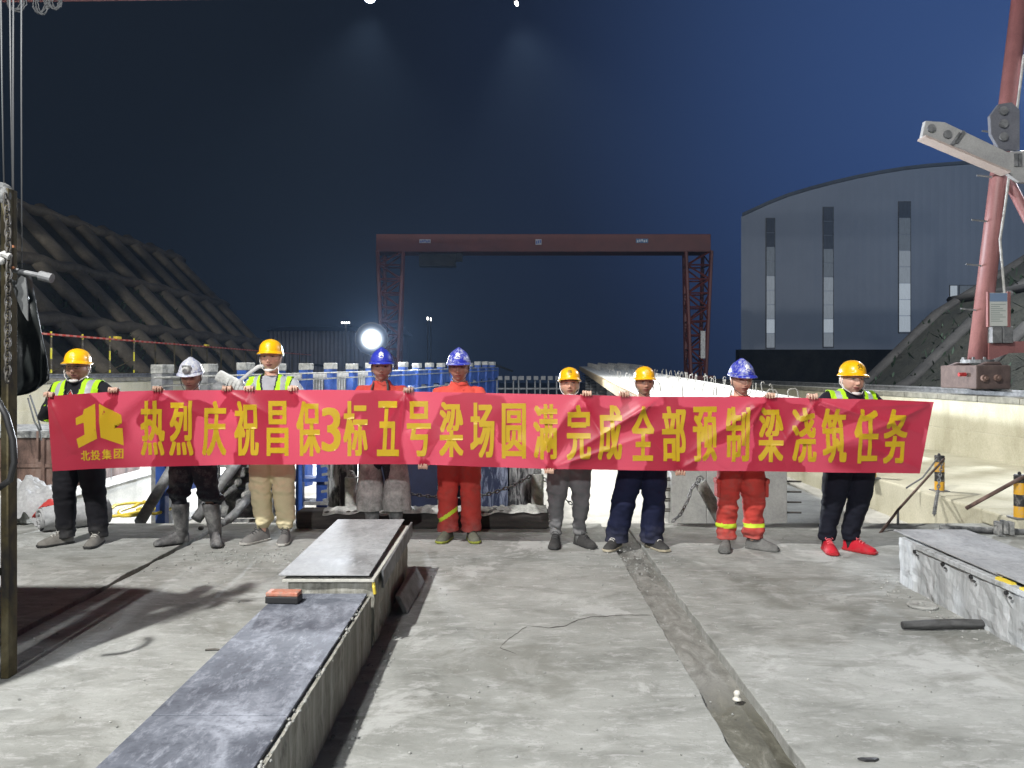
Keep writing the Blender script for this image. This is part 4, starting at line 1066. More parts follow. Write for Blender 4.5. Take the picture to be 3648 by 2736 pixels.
tag(m.build('plastic_cap', flat('ivory_plastic', (0.62, 0.60, 0.54), 0.5), smooth=True), 'ivory plastic knob standing in the silted channel', 'plastic cap')
c = G(869, 760, 0.004); m = MB(); n = 14
m.loft([[c + Vector((q*(0.040 + 0.012*math.sin(3*a))*math.cos(a), q*0.017*math.sin(a)*(1 + 0.3*math.cos(2*a)), z)) for a in [2*math.pi*i/n for i in range(n)]] for q, z in ((1, 0), (0.9, 0.006), (0.4, 0.008))])
tag(m.build('rag_scrap', M['black']), 'small black scrap lying alone on the bare concrete', 'scrap')
m = MB(); c = G(245, 525, 0); m.ell(G(201, 530, 0) + Vector((0, 0, 0.018)), (0.03, 0.03, 0.022), 8, 6); tag(m.build('stone', M['rebar']), 'small dark stone on the platform behind the rubber boots', 'stone')
# gravel and crumbs on the platform
m = MB(); rr = random.Random(77)
for k in range(1700):
    y = 1.9 + 6.3*rr.random()**1.25; x = (rr.random()*2 - 1)*0.68*y
    z = 0.0
    if -1.45 < x < -0.7 and y < 6.2 or 2.9 < x < 3.6 and y < 6.1: continue
    if 0.95 < x < 1.2: z = -0.025
    q = (0.0018 + 0.0065*rr.random()**4)
    m.ell((x, y, z + q*0.5), (q, q*rr.uniform(0.6, 1.2), q*0.7), 5, 4)
for cx, cy, sx, sy, n in ((-2.35, 6.75, 0.35, 0.2, 260), (1.0, 6.6, 0.2, 0.35, 220), (-2.9, 4.3, 0.25, 0.5, 120), (2.85, 5.2, 0.08, 0.6, 150), (-0.75, 3.0, 0.05, 1.2, 150)):
    for k in range(n):
        q = 0.003 + 0.009*rr.random()**3; m.ell((cx + rr.gauss(0, sx), cy + rr.gauss(0, sy), q*0.5), (q, q*rr.uniform(0.7, 1.3), q*0.7), 5, 4)
o = m.build('cement_gravel', M['caked'], fix=False); tag(o, 'fine crumbs of cement scattered over the platform', 'gravel', kind='stuff')
# crack in the platform, a dark sliver
def crack(pts, w, name):
    m = MB(); vs = []; fs = []; P = [G(*p, 0.0) for p in pts]; out = []
    for a, b in zip(P, P[1:]):
        k = max(2, int((b-a).length/0.02)); out += [a.lerp(b, i/k) for i in range(k)]
    out.append(P[-1])
    for i, p in enumerate(out):
        d = Vector((0.012*noise.noise(Vector((i*0.35, 1, 0))), 0.018*noise.noise(Vector((i*0.3, 4, 0))), 0)); q = w*(0.35 + 0.9*abs(noise.noise(Vector((i*0.22, 9, 1))))) * min(1, i/6 + 0.2, (len(out)-1-i)/6 + 0.2)
        vs += [p + d + Vector((0, q, 0.002)), p + d - Vector((0, q, -0.002))]
    for i in range(len(out)-1): fs.append((2*i, 2*i+1, 2*i+3, 2*i+2))
    m.add(vs, fs); return tag(m.build(name, M['timber'], fix=False), kind='structure')
crack([(652, 615.5), (632, 615), (610, 616), (590, 617.5), (578, 620), (566, 626), (548, 628), (527, 626)], 0.0105, 'platform_crack')
crack([(527, 626), (516, 634), (505, 642), (500, 648), (508, 651), (518, 655)], 0.009, 'platform_crack')
crack([(612, 540), (600, 536), (592, 530)], 0.006, 'platform_crack')

# ---------------------------------------------------------------- post with tarpaulin at the near edge
Yp = 4.15
p0 = W(7, 671, Yp); px_ = p0.x
t = thing('scaffold_post', (px_, Yp, 0), 'rusty yellow steel frame post draped in chain at the edge of view', 'scaffold')
m = MB(); zt = W(0, 190, Yp).z
m.span((px_ - 0.004, Yp - 0.045, 0.0), (px_ + 0.036, Yp - 0.036, zt)); m.span((px_ + 0.028, Yp - 0.036, 0.0), (px_ + 0.036, Yp + 0.03, zt)); m.build('angle_post', M['yellowrust'], t, bevel=0.002)
m = MB(); m.span((px_ - 0.13, Yp - 0.14, 0), (px_ - 0.012, Yp - 0.06, zt - 0.05)); m.build('rear_post', M['black'], t, bevel=0.003)
m = MB(); m.span((px_ - 0.5, Yp - 0.06, 0.545), (px_ + 0.0, Yp - 0.046, 0.585)); m.build('cross_angle', M['yellowrust'], t)
m = MB(); q = W(22, 268, Yp); m.tube([q + Vector((-0.25, 0, 0.03)), W(40, 275.5, Yp)], 0.014, 10); m.tube([W(40, 275.5, Yp - 0.002), W(52, 278.5, Yp)], 0.026, 12); m.build('clamp_bar', M['steel'], t, smooth=False)
m = MB(); m.tube([W(0, 256, Yp-.08), W(4, 254, Yp - 0.08), W(10, 257, Yp-.08)], 0.018, 8); m.ell(W(1, 261, Yp-.09), (0.02, 0.02, 0.02)); m.build('bolt_pin', M['white'], t)
m = MB(); m.ell(W(2, 192, Yp), (0.05, 0.06, 0.05)); m.ell(W(5, 196, Yp - 0.03), (0.03, 0.03, 0.05)); m.ell(W(7, 206, Yp - .02), (0.02, 0.02, 0.06)); m.build('caked_top', M['dirty'], t)
m = MB()
for py in (247, 268): m.bar(W(9, py, Yp - .02), W(14.5, py - 0.5, Yp - .02), 0.012)
m.build('wire_hook', flat('rusty_orange', (0.35, 0.14, 0.06), 0.7), t)
chain_obj([W(5.5, 195, Yp - 0.075), W(8, 225, Yp - .075), W(8.5, 265, Yp - .075), W(7.5, 330, Yp - .075), W(7.5, 380, Yp - .075)], 'chain hanging down the rusty yellow post', 0.005, 0.036, mat=M['rebar'])
for k, (x0, x1, yb) in enumerate(((1, 4, 190), (10, 12.5, 190), (13.5, 13.5, 266), (21.5, 22, 268))):
    m = MB(); m.tube([W(x0, -4, Yp + 0.02), W((x0+x1)/2 - 0.3, 90, Yp + 0.02), W(x1, yb, Yp + .02)], 0.004, 5)
    o = m.build('hanging_wire', M['wire'], smooth=True); tag(o, ('thin wire nearest the frame edge, dropping to the post top', 'second thin wire dropping to the post top', 'third thin wire, ending at the orange hook', 'lone outer wire, ending above the clamp bar')[k], 'wire', 'wires above the rusty post')
# tarpaulin: a hanging sheet with folds, thrown over the cross bar
nu, nv = 30, 44; vs = []; fs = []
edge_r = [(272, 42), (285, 45.5), (300, 49.5), (330, 54), (360, 58), (385, 50), (400, 45), (421, 26)]
def er(py):
    for (a, xa), (b, xb) in zip(edge_r, edge_r[1:]):
        if a <= py <= b: return xa + (xb-xa)*(py-a)/(b-a)
    return edge_r[-1][1]
edge_r = [(272, 40), (280, 45), (300, 49.5), (330, 57), (352, 64), (366, 67), (376, 69), (381, 68), (386, 58), (391, 49), (395, 36), (398, 8), (421, -20)]
for j in range(nv+1):
    py = 272 + 149*j/nv
    xl = -150; xr = er(py)*0.72
    for i in range(nu+1):
        u = i/nu; px = xl + (xr - xl)*u
        dep = 0.10*u*u
        fold = 0.07*math.sin(u*7.5 + 0.02*py) + 0.05*math.sin(u*15 + 1) * (j/nv) + 0.06*noise.noise(Vector((u*3, j*0.1, 5)))
        vs.append(W(px, py, Yp + 0.16 + fold + dep))
for j in range(nv):
    for i in range(nu): a = j*(nu+1)+i; fs.append((a, a+1, a+nu+2, a+nu+1))
m = MB(); m.add(vs, fs); o = m.build('tarpaulin', M['tarp'], smooth=True); o.modifiers.new('thick', 'SOLIDIFY').thickness = 0.006
tag(o, 'black tarpaulin hanging in folds behind the rusty yellow post', 'tarpaulin')
m = MB(); vs = []; fs = []
P = [(11, 279), (16, 281), (21.5, 275.5), (25.5, 278), (27, 290), (27.8, 305), (27.6, 321), (21.5, 311), (15, 295)]
c = W(36, 290, Yp - 0.02)
m.prism([tuple(W(x, y, Yp - 0.03 + 0.004*((i*5) % 4))) for i, (x, y) in enumerate(P)], (0, 0.008, 0)); tag(m.build('tarpaulin_flap', grime('tarp_inside', (0.10, 0.105, 0.105), (0.17, 0.175, 0.175), 5, 0.6)), 'grey folded-over flap at the top of the black tarpaulin', 'tarpaulin')
m = MB(); m.tube([W(-6, 395, Yp - 0.25), W(6, 415, Yp - .25), W(13, 440, Yp - .25), W(14.5, 462, Yp - .25), W(10, 480, Yp - .25), W(-4, 490, Yp - .25)], 0.016, 8); tag(m.build('cable', M['black'], smooth=True), 'thick black cable looped beside the rusty yellow post', 'cable')

# machine under dark sheeting that stands just outside the frame behind the rusty post
t = thing('covered_machine', (-4.0, 3.9, 0), 'dark sheeted machine at the very edge of view behind the rusty post', 'machine')
m = MB(); n = 26; vs = []; fs = []
ringsm = []
for z, gx, gy in ((0.0, .90, .60), (0.5, .92, .62), (1.1, .92, .60), (1.9, .90, .58), (2.45, .84, .52), (2.7, .55, .34), (2.75, .1, .08)):
    ringsm.append([Vector((-3.80 + gx*math.copysign(abs(math.cos(a))**0.5, math.cos(a))*(1 + 0.10*noise.noise(Vector((math.cos(a)*2, math.sin(a)*2, z*2)))), 3.70 + gy*math.copysign(abs(math.sin(a))**0.5, math.sin(a)), z)) for a in [2*math.pi*i/40 for i in range(40)]])
m.loft(ringsm); m.build('sheeting', M['tarp'], t, smooth=True)
m = MB(); m.tube([(-3.1, 3.75, 2.1), (-2.85, 4.1, 2.2), (-2.80, 4.5, 2.0)], 0.05, 8); m.build('loose_end', M['tarp'], t, smooth=True)

c = G(214, 650, 0.006); m = MB(); m.tube([c + Vector((-0.05, 0, 0)), c + Vector((0, 0.006, 0.003)), c + Vector((0.055, -0.004, 0))], 0.006, 6); tag(m.build('rebar_offcut', M['rebar'], smooth=True), 'short dark rebar offcut lying alone on the concrete between the post and the long bed', 'offcut')

# ================================================================ BANNER
q2 = 1/2.1602
TOPL = [(103, 856), (170, 851), (245, 846), (340, 843.5), (430, 843), (700, 842), (850, 843.5), (875, 846), (1000, 848), (1250, 853), (1400, 857), (1500, 857), (1660, 858), (1760, 860), (1900, 863), (2017, 868)]
BOTL = [(113, 1018), (200, 1013), (300, 1009), (500, 1004), (700, 1003), (900, 1003), (1040, 1008), (1190, 1013), (1400, 1016), (1700, 1019), (1850, 1021), (1988, 1023)]
def pl(P, x):
    if x <= P[0][0]: return P[0][1]
    for (a, ya), (b, yb) in zip(P, P[1:]):
        if x <= b: return ya + (yb-ya)*(x-a)/(b-a)
    return P[-1][1]
def YB(px): return 6.93 + (6.63 - 6.93)*(px - 48)/885.0           # depth of the held cloth along its length
CREASE = [((1420, 862), (1185, 1012), .040, .050), ((1190, 1012), (1500, 905), .022, .045), ((1190, 1012), (1120, 945), .020, .03), ((1190, 1012), (1165, 880), .014, .03),
          ((875, 846), (862, 1000), .016, .03), ((875, 846), (800, 985), .018, .04), ((875, 846), (930, 960), .014, .03),
          ((1655, 862), (1480, 985), .030, .05), ((1655, 862), (1570, 1015), .022, .04), ((1655, 862), (1720, 1000), .018, .04),
          ((1765, 866), (2000, 940), .030, .05), ((1765, 866), (1650, 1005), .022, .04), ((2010, 872), (1700, 1010), .026, .06), ((1990, 1015), (1800, 930), .016, .05), ((2015, 870), (1850, 880), .018, .025),
          ((1255, 858), (1150, 1000), .018, .045), ((1255, 858), (1330, 1000), .016, .04), ((1470, 1012), (1600, 940), .018, .05), ((1470, 1012), (1390, 935), .016, .04),
          ((340, 846), (300, 960), .012, .03), ((340, 846), (450, 905), .012, .03), ((490, 845), (590, 900), .014, .03), ((245, 850), (180, 990), .016, .05), ((108, 862), (160, 980), .018, .04), ((632, 846), (720, 905), .010, .03), ((540, 846), (500, 980), .008, .04), ((913, 1004), (880, 930), .012, .03), ((913, 1004), (960, 930), .010, .03)]
CR = [(Vector((a[0]/287.0, a[1]/287.0)), Vector((b[0]/287.0, b[1]/287.0)), A, w) for a, b, A, w in CREASE]
def cloth_off(X, Y):
    """how far the cloth stands out towards the viewer at the banner pixel X, Y (in the photograph's frame)"""
    p = Vector((X/287.0, Y/287.0)); h = 0.0
    for a, b, A, w in CR:
        d = b - a; L = d.length; t = (p - a).dot(d)/(L*L)
        if t < -0.05 or t > 1.15: continue
        n = abs((p.x-a.x)*d.y - (p.y-a.y)*d.x)/L
        e = max(0.0, 1 - max(0, t))**0.5 if t <= 1 else 0.0
        h += 1.35*A*e*math.exp(-n/(w*(0.5 + t*1.4)))*min(1, max(0, t)*6 + 0.15)
    h += 0.022*noise.noise(Vector((X/190.0, Y/330.0, 2))) + 0.010*noise.noise(Vector((X/70.0, Y/110.0, 8)))
    return h
def banner_pt(u, v, lift=0.0):
    """u along the length 0..1, v from top 0 to bottom 1"""
    xt, xb = 103 + (2017-103)*u, 113 + (1988-113)*u
    X = xt + (xb-xt)*v; Y = pl(TOPL, xt) + (pl(BOTL, xb) - pl(TOPL, xt))*v
    px, py = X*q2, Y*q2
    return W(px, py, YB(px)) + Vector((0, -cloth_off(X, Y)*1.15 - lift, 0))
t_b = YB
NU, NV = 640, 64
vs = [banner_pt(i/NU, j/NV) for j in range(NV+1) for i in range(NU+1)]
fs = [(j*(NU+1)+i, j*(NU+1)+i+1, (j+1)*(NU+1)+i+1, (j+1)*(NU+1)+i) for j in range(NV) for i in range(NU)]
def cloth_mat(name, col, trans, rough):
    t = NT(name); t.done(col, rough)
    f = t.noise(240, 2, 0.5); t.bump(f, 0.08, 0.001)
    tr = t.n('ShaderNodeBsdfTranslucent'); tr.inputs['Color'].default_value = (*trans, 1)
    mx = t.n('ShaderNodeMixShader'); mx.inputs[0].default_value = 0.26
    out = [x for x in t.t.nodes if x.type == 'OUTPUT_MATERIAL'][0]
    t.l(t.b.outputs[0], mx.inputs[1]); t.l(tr.outputs[0], mx.inputs[2]); t.l(mx.outputs[0], out.inputs['Surface'])
    return t.mat
M['banner'] = cloth_mat('banner_cloth', (0.37, 0.016, 0.042), (0.78, 0.15, 0.20), 0.40)
M['letter'] = cloth_mat('banner_yellow', (0.53, 0.35, 0.012), (0.80, 0.60, 0.07), 0.42)
ban = thing('banner', (banner_pt(0.5, 1).x, 6.78, 0.74), 'long red cloth banner with yellow characters held up by the whole row of workers', 'banner')
mb = MB(); mb.add(vs, fs); mb.build('cloth', M['banner'], ban, smooth=True)
def glyph(ch):
    cu = bpy.data.curves.new('glyph', 'FONT'); cu.body = ch; cu.resolution_u = 4
    o = bpy.data.objects.new('glyph', cu); COL.objects.link(o)
    me = bpy.data.meshes.new_from_object(o.evaluated_get(bpy.context.evaluated_depsgraph_get()))
    bpy.data.objects.remove(o); bpy.data.curves.remove(cu)
    b = bmesh.new(); b.from_mesh(me); bpy.data.meshes.remove(me)
    return b
def fit(b, x0, x1, y0, y1, step):
    """scale flat glyph to the given box in photograph pixels and cut it finely enough to follow the folds"""
    xs = [v.co.x for v in b.verts]; ys = [v.co.y for v in b.verts]; ax, bx_, ay, by_ = min(xs), max(xs), min(ys), max(ys)
    for v in b.verts:
        v.co = Vector((x0 + (x1-x0)*(v.co.x-ax)/(bx_-ax), y1 - (y1-y0)*(v.co.y-ay)/(by_-ay), 0))
    cut_grid(b, x0, x1, y0, y1, step)
def cut_grid(b, x0, x1, y0, y1, step):
    x = x0 + step
    while x < x1:
        bmesh.ops.bisect_plane(b, geom=b.verts[:] + b.edges[:] + b.faces[:], plane_co=(x, 0, 0), plane_no=(1, 0, 0)); x += step
    y = y0 + step
    while y < y1:
        bmesh.ops.bisect_plane(b, geom=b.verts[:] + b.edges[:] + b.faces[:], plane_co=(0, y, 0), plane_no=(0, 1, 0)); y += step
def to_banner(X, Y, lift):
    # photograph pixel -> banner parameters (few fixed point steps)
    u = (X - 103)/1914.0; v = 0.5
    for _ in range(4):
        v = (Y - pl(TOPL, 103 + 1914*u))/(pl(BOTL, 113 + 1875*u) - pl(TOPL, 103 + 1914*u)); xt, xb = 103, 113
        u = (X - (103 + (113-103)*v))/(1914 + (1875 - 1914)*v)
    return banner_pt(u, v, lift)
lm = MB()
CH = [('热', 330), ('烈', 392), ('庆', 463), ('祝', 533), ('昌', 600), ('保', 667), ('3', 716), ('标', 768), ('五', 838), ('号', 905), ('梁', 975), ('场', 1042), ('圆', 1110), ('满', 1178), ('完', 1250), ('成', 1317), ('全', 1388), ('部', 1455), ('预', 1522), ('制', 1593), ('梁', 1665), ('浇', 1735), ('筑', 1800), ('任', 1868), ('务', 1932)]
def put(b, lift, bold):
    for k, (ox, oy) in enumerate(bold):
        base = len(lm.v)
        for v in b.verts: lm.v.append(tuple(to_banner(v.co.x + ox, v.co.y + oy, lift + 0.00025*k)))
        for v_i, v in enumerate(b.verts): v.index = v_i
        for f in b.faces:
            lm.f.append(tuple(base + v.index for v in f.verts)); lm.m.append(0)
BOLD = [(ox, oy) for ox in (-2.1, 0, 2.1) for oy in (-1.5, 0, 1.5)]
for ch, cx in CH:
    b = glyph(ch); w = 48 if ch != '3' else 37; h0 = pl([(330, 867), (900, 868), (1250, 876), (1930, 885)], cx); h1 = pl([(330, 983), (900, 984), (1250, 992), (1930, 1000)], cx)
    if ch == '3': h0 += 14; h1 -= 10
    if ch in '昌五全': w = 44
    fit(b, cx - w/2, cx + w/2, h0, h1, 7.5); put(b, 0.0022, BOLD); b.free()
for ch, cx in zip('北投集团', (185, 207, 231, 256)):
    b = glyph(ch); y = pl([(185, 984), (256, 980)], cx); fit(b, cx - 9.5, cx + 9.5, y - 10.5, y + 10.5, 7.0); put(b, 0.0022, [(0, 0), (0.8, 0), (-0.8, 0), (0, 0.7)]); b.free()
LOGO = [[(630,530),(645,760),(520,822),(508,762),(562,733),(556,655),(505,672),(503,625),(550,602),(556,570)],
        [(655,530),(795,605),(800,658),(742,655),(748,735),(776,735),(772,708),(758,706),(757,690),(803,693),(810,806),(667,753)]]
for poly in LOGO:
    P = [(x*900/1659/2212*2212/3648*2212, (1150 + y*900/1659)/3648*2212) for x, y in poly]
    b = bmesh.new(); b.faces.new([b.verts.new((x, y, 0)) for x, y in P]); bmesh.ops.triangulate(b, faces=b.faces[:])
    cut_grid(b, min(p[0] for p in P), max(p[0] for p in P), min(p[1] for p in P), max(p[1] for p in P), 7.5); put(b, 0.0022, [(0, 0)]); b.free()
lm.build('lettering', M['letter'], ban, smooth=True, fix=False)

# ================================================================ PEOPLE
def remesh(mb, voxel, smooth=2, fac=0.5):
    me = mb.mesh('tmp'); o = bpy.data.objects.new('tmp', me); COL.objects.link(o)
    b = bmesh.new(); b.from_mesh(me); bmesh.ops.recalc_face_normals(b, faces=b.faces); b.to_mesh(me); b.free()
    r = o.modifiers.new('r', 'REMESH'); r.mode = 'VOXEL'; r.voxel_size = voxel; r.adaptivity = 0
    if smooth:
        s = o.modifiers.new('s', 'SMOOTH'); s.iterations = smooth; s.factor = fac
    out = bpy.data.meshes.new_from_object(o.evaluated_get(bpy.context.evaluated_depsgraph_get()))
    bpy.data.objects.remove(o); bpy.data.meshes.remove(me)
    return out
def verts_of(me):
    c = np.empty(len(me.vertices)*3); me.vertices.foreach_get('co', c); return c.reshape(-1, 3)
def set_verts(me, c):
    me.vertices.foreach_set('co', np.ascontiguousarray(c).ravel()); me.update()
def normals_of(me):
    c = np.empty(len(me.vertices)*3); me.vertices.foreach_get('normal', c); return c.reshape(-1, 3)
def fmesh(me, mats, parent, name):
    for m in mats: me.materials.append(m)
    return link(name, me, parent, smooth=True)

# ---- skin with a painted face: the face's own coordinates are stored on the mesh
def skin_mat(name, col, brow=1.0, lipc=(0.27, 0.085, 0.075), smile=0.0, shut=False):
    t = NT(name)
    a = t.n('ShaderNodeAttribute', attribute_name='face'); sx = t.n('ShaderNodeSeparateXYZ'); t.l(a.outputs['Vector'], sx.inputs[0])
    x, y, z = sx.outputs; ax = t.m('ABSOLUTE', x)
    front = t.m('LESS_THAN', y, -0.02)
    def ell(cx, cz, rx, rz, soft=0.25, xx=None, slope=0.0, curve=0.0):
        X = t.m('DIVIDE', t.m('SUBTRACT', xx if xx is not None else ax, cx), rx)
        Z = z
        if slope: Z = t.m('SUBTRACT', Z, t.m('MULTIPLY', t.m('SUBTRACT', ax, cx), slope))
        if curve: Z = t.m('SUBTRACT', Z, t.m('MULTIPLY', t.m('MULTIPLY', ax, ax), curve))
        Z = t.m('DIVIDE', t.m('SUBTRACT', Z, cz), rz)
        d = t.m('ADD', t.m('MULTIPLY', X, X), t.m('MULTIPLY', Z, Z))
        mr = t.n('ShaderNodeMapRange'); mr.inputs[1].default_value = 1 + soft; mr.inputs[2].default_value = 1 - soft; t.l(d, mr.inputs[0])
        return t.m('MULTIPLY', mr.outputs[0], front)
    f = t.noise(60, 5, 0.6); g = t.noise(14, 3, 0.5)
    c = t.ramp(g, [(0.3, tuple(k*0.88 for k in col)), (0.7, tuple(k*1.08 for k in col))])
    c = t.mix(t.m('MULTIPLY', ell(0.042, -0.022, 0.030, 0.026, 0.9), 0.35), c, (col[0]*0.95, col[1]*0.74, col[2]*0.70))
    c = t.mix(t.m('MULTIPLY', ell(0.0, -0.030, 0.020, 0.016, 0.9, x), 0.30), c, (col[0]*0.95, col[1]*0.74, col[2]*0.70))
    c = t.mix(t.m('MULTIPLY', ell(0.0, -0.082, 0.052, 0.034, 0.9, x), 0.22), c, (0.10, 0.08, 0.075))
    c = t.mix(t.m('MULTIPLY', ell(0.033, 0.011, 0.022, 0.013, 0.8), 0.35), c, (col[0]*0.55, col[1]*0.48, col[2]*0.48))
    c = t.mix(t.m('MULTIPLY', ell(0.0, -0.0625, 0.026, 0.0095, 0.3, x, 0, smile), 0.85), c, lipc)
    c = t.mix(ell(0.0, -0.0620, 0.027, 0.0022, 0.5, x, 0, smile*1.15), c, (0.035, 0.013, 0.012))
    c = t.mix(t.m('MULTIPLY', ell(0.032, 0.034, 0.021, 0.0042, 0.5, None, 0.10, -2.0), brow), c, (0.018, 0.014, 0.012))
    if shut:
        c = t.mix(ell(0.0325, 0.0068, 0.0155, 0.0024, 0.5, None, 0.02, 3.0), c, (0.02, 0.012, 0.01))
    else:
        c = t.mix(ell(0.0325, 0.0100, 0.0155, 0.0050, 0.35, None, 0.06), c, (0.42, 0.38, 0.36))
        c = t.mix(ell(0.0325, 0.0102, 0.0066, 0.0058, 0.3), c, (0.012, 0.008, 0.007))
        c = t.mix(ell(0.0325, 0.0142, 0.0170, 0.0026, 0.5, None, 0.08, -3.0), c, (0.014, 0.009, 0.008))
    c = t.mix(ell(0.0085, -0.0425, 0.0045, 0.0026, 0.5), c, (0.04, 0.018, 0.015))
    t.bump(f, 0.12, 0.002)
    t.b.inputs['Subsurface Weight'].default_value = 0.0
    return t.done(c, 0.48)

def head_mesh(mb, place, fat=1.0, hk=1.0, smile=0.0, sharp=1.0):
    """a sphere shaped into a head; place() maps head coordinates to the world"""
    nu, nv = 96, 72
    th = np.linspace(0, 2*np.pi, nu, endpoint=False); ph = np.linspace(-np.pi/2, np.pi/2, nv+1)[1:-1]
    TH, PH = np.meshgrid(th, ph)
    ux = np.cos(PH)*np.sin(TH); uy = -np.cos(PH)*np.cos(TH); uz = np.sin(PH)
    def shape(ux, uy, uz):
        x = ux*0.0765; z = uz*0.118; y = uy*0.093
        sm = lambda e0, e1, v: np.clip((v-e0)/(e1-e0), 0, 1)**2*(3 - 2*np.clip((v-e0)/(e1-e0), 0, 1))
        jaw = sm(-0.015, -0.115, z)
        x = x*(1 - (0.26/fat**1.5)*jaw) * (1 + (fat-1)*sm(0.05, -0.06, z))
        fr = sm(0.15, -0.5, uy)
        bk = sm(0.0, 0.6, uy)*sm(0.0, -0.08, z); y = y - bk*0.028
        y = np.where(uy < 0, y*(1 - 0.06*jaw), y)
        # squarer lower face and forehead
        x = x*(1 + 0.05*np.exp(-((z+0.05)/0.04)**2))
        G = lambda cx, cz, sx, sz: np.exp(-((np.abs(x)-cx)/sx)**2 - ((z-cz)/sz)**2)
        d = np.zeros_like(x)
        d += 0.0075*G(0, 0.004, 0.0085, 0.022) + 0.0215*G(0, -0.030, 0.0105, 0.0125)*sharp + 0.012*G(0, -0.016, 0.0085, 0.014) + 0.0085*G(0.0125, -0.034, 0.0068, 0.0075)
        d -= 0.0095*G(0.032, 0.012, 0.017, 0.011) 
        d += 0.0052*G(0.032, 0.0095, 0.0145, 0.0062)
        d += 0.0045*G(0.028, 0.034, 0.024, 0.008) 
        d += 0.0060*G(0.045, -0.018, 0.018, 0.017) + 0.004*fat*G(0.042, -0.05, 0.02, 0.02)
        zz = z - smile*x*x
        d += 0.0080*np.exp(-(x/0.024)**2 - ((zz+0.0555)/0.0058)**2) + 0.0082*np.exp(-(x/0.020)**2 - ((zz+0.0690)/0.0060)**2)
        d -= 0.0035*np.exp(-(x/0.026)**2 - ((zz+0.0622)/0.0026)**2)
        d -= 0.0030*G(0.0, -0.079, 0.022, 0.0055); d += 0.0095*G(0, -0.097, 0.021, 0.014)
        d -= 0.0025*np.exp(-((np.abs(x)-0.026-0.2*np.clip(-z-0.035,0,1))/0.005)**2)*sm(-0.03, -0.04, z)*sm(-0.08, -0.06, z)*(1 + 1.5*(smile > 0))
        y = y - d*fr
        return x, y, z
    X, Y, Z = shape(ux, uy, uz)
    pts = [Vector((0, 0, -0.118))] + [Vector((float(a), float(b), float(c))) for a, b, c in zip(X.ravel(), Y.ravel(), Z.ravel())] + [Vector((0, 0, 0.118))]
    n = nv - 1; fs = []
    for i in range(nu):
        k = (i+1) % nu
        fs.append((0, 1+k, 1+i))
        for j in range(n-1): fs.append((1+j*nu+i, 1+j*nu+k, 1+(j+1)*nu+k, 1+(j+1)*nu+i))
        fs.append((1+(n-1)*nu+i, 1+(n-1)*nu+k, len(pts)-1))
    mb.add([place(p) for p in pts], fs)
    for sx in (-1, 1):                      # ears
        e = MB(); e.ell((0, 0, 0), (0.010, 0.019, 0.033), 14, 10)
        R_ = Matrix.Rotation(sx*0.35, 3, 'Z') @ Matrix.Rotation(0.12*sx, 3, 'Y')
        mb.add([place(R_ @ Vector(p) + Vector((sx*0.0785*(1 + (fat-1)*0.5), 0.008, -0.004))) for p in e.v], e.f)
        e = MB(); e.ell((0, 0, 0), (0.008, 0.010, 0.011), 10, 8); mb.add([place(Vector(p) + Vector((sx*0.076*(1 + (fat-1)*0.5), 0.000, -0.032))) for p in e.v], e.f)

def ring(c, rx, ry, n=24, p=2.4):
    out = []
    for i in range(n):
        a = 2*math.pi*i/n; ca, sa = math.cos(a), math.sin(a)
        out.append(Vector((c[0] + rx*math.copysign(abs(ca)**(2/p), ca), c[1] + ry*math.copysign(abs(sa)**(2/p), sa), c[2])))
    return out

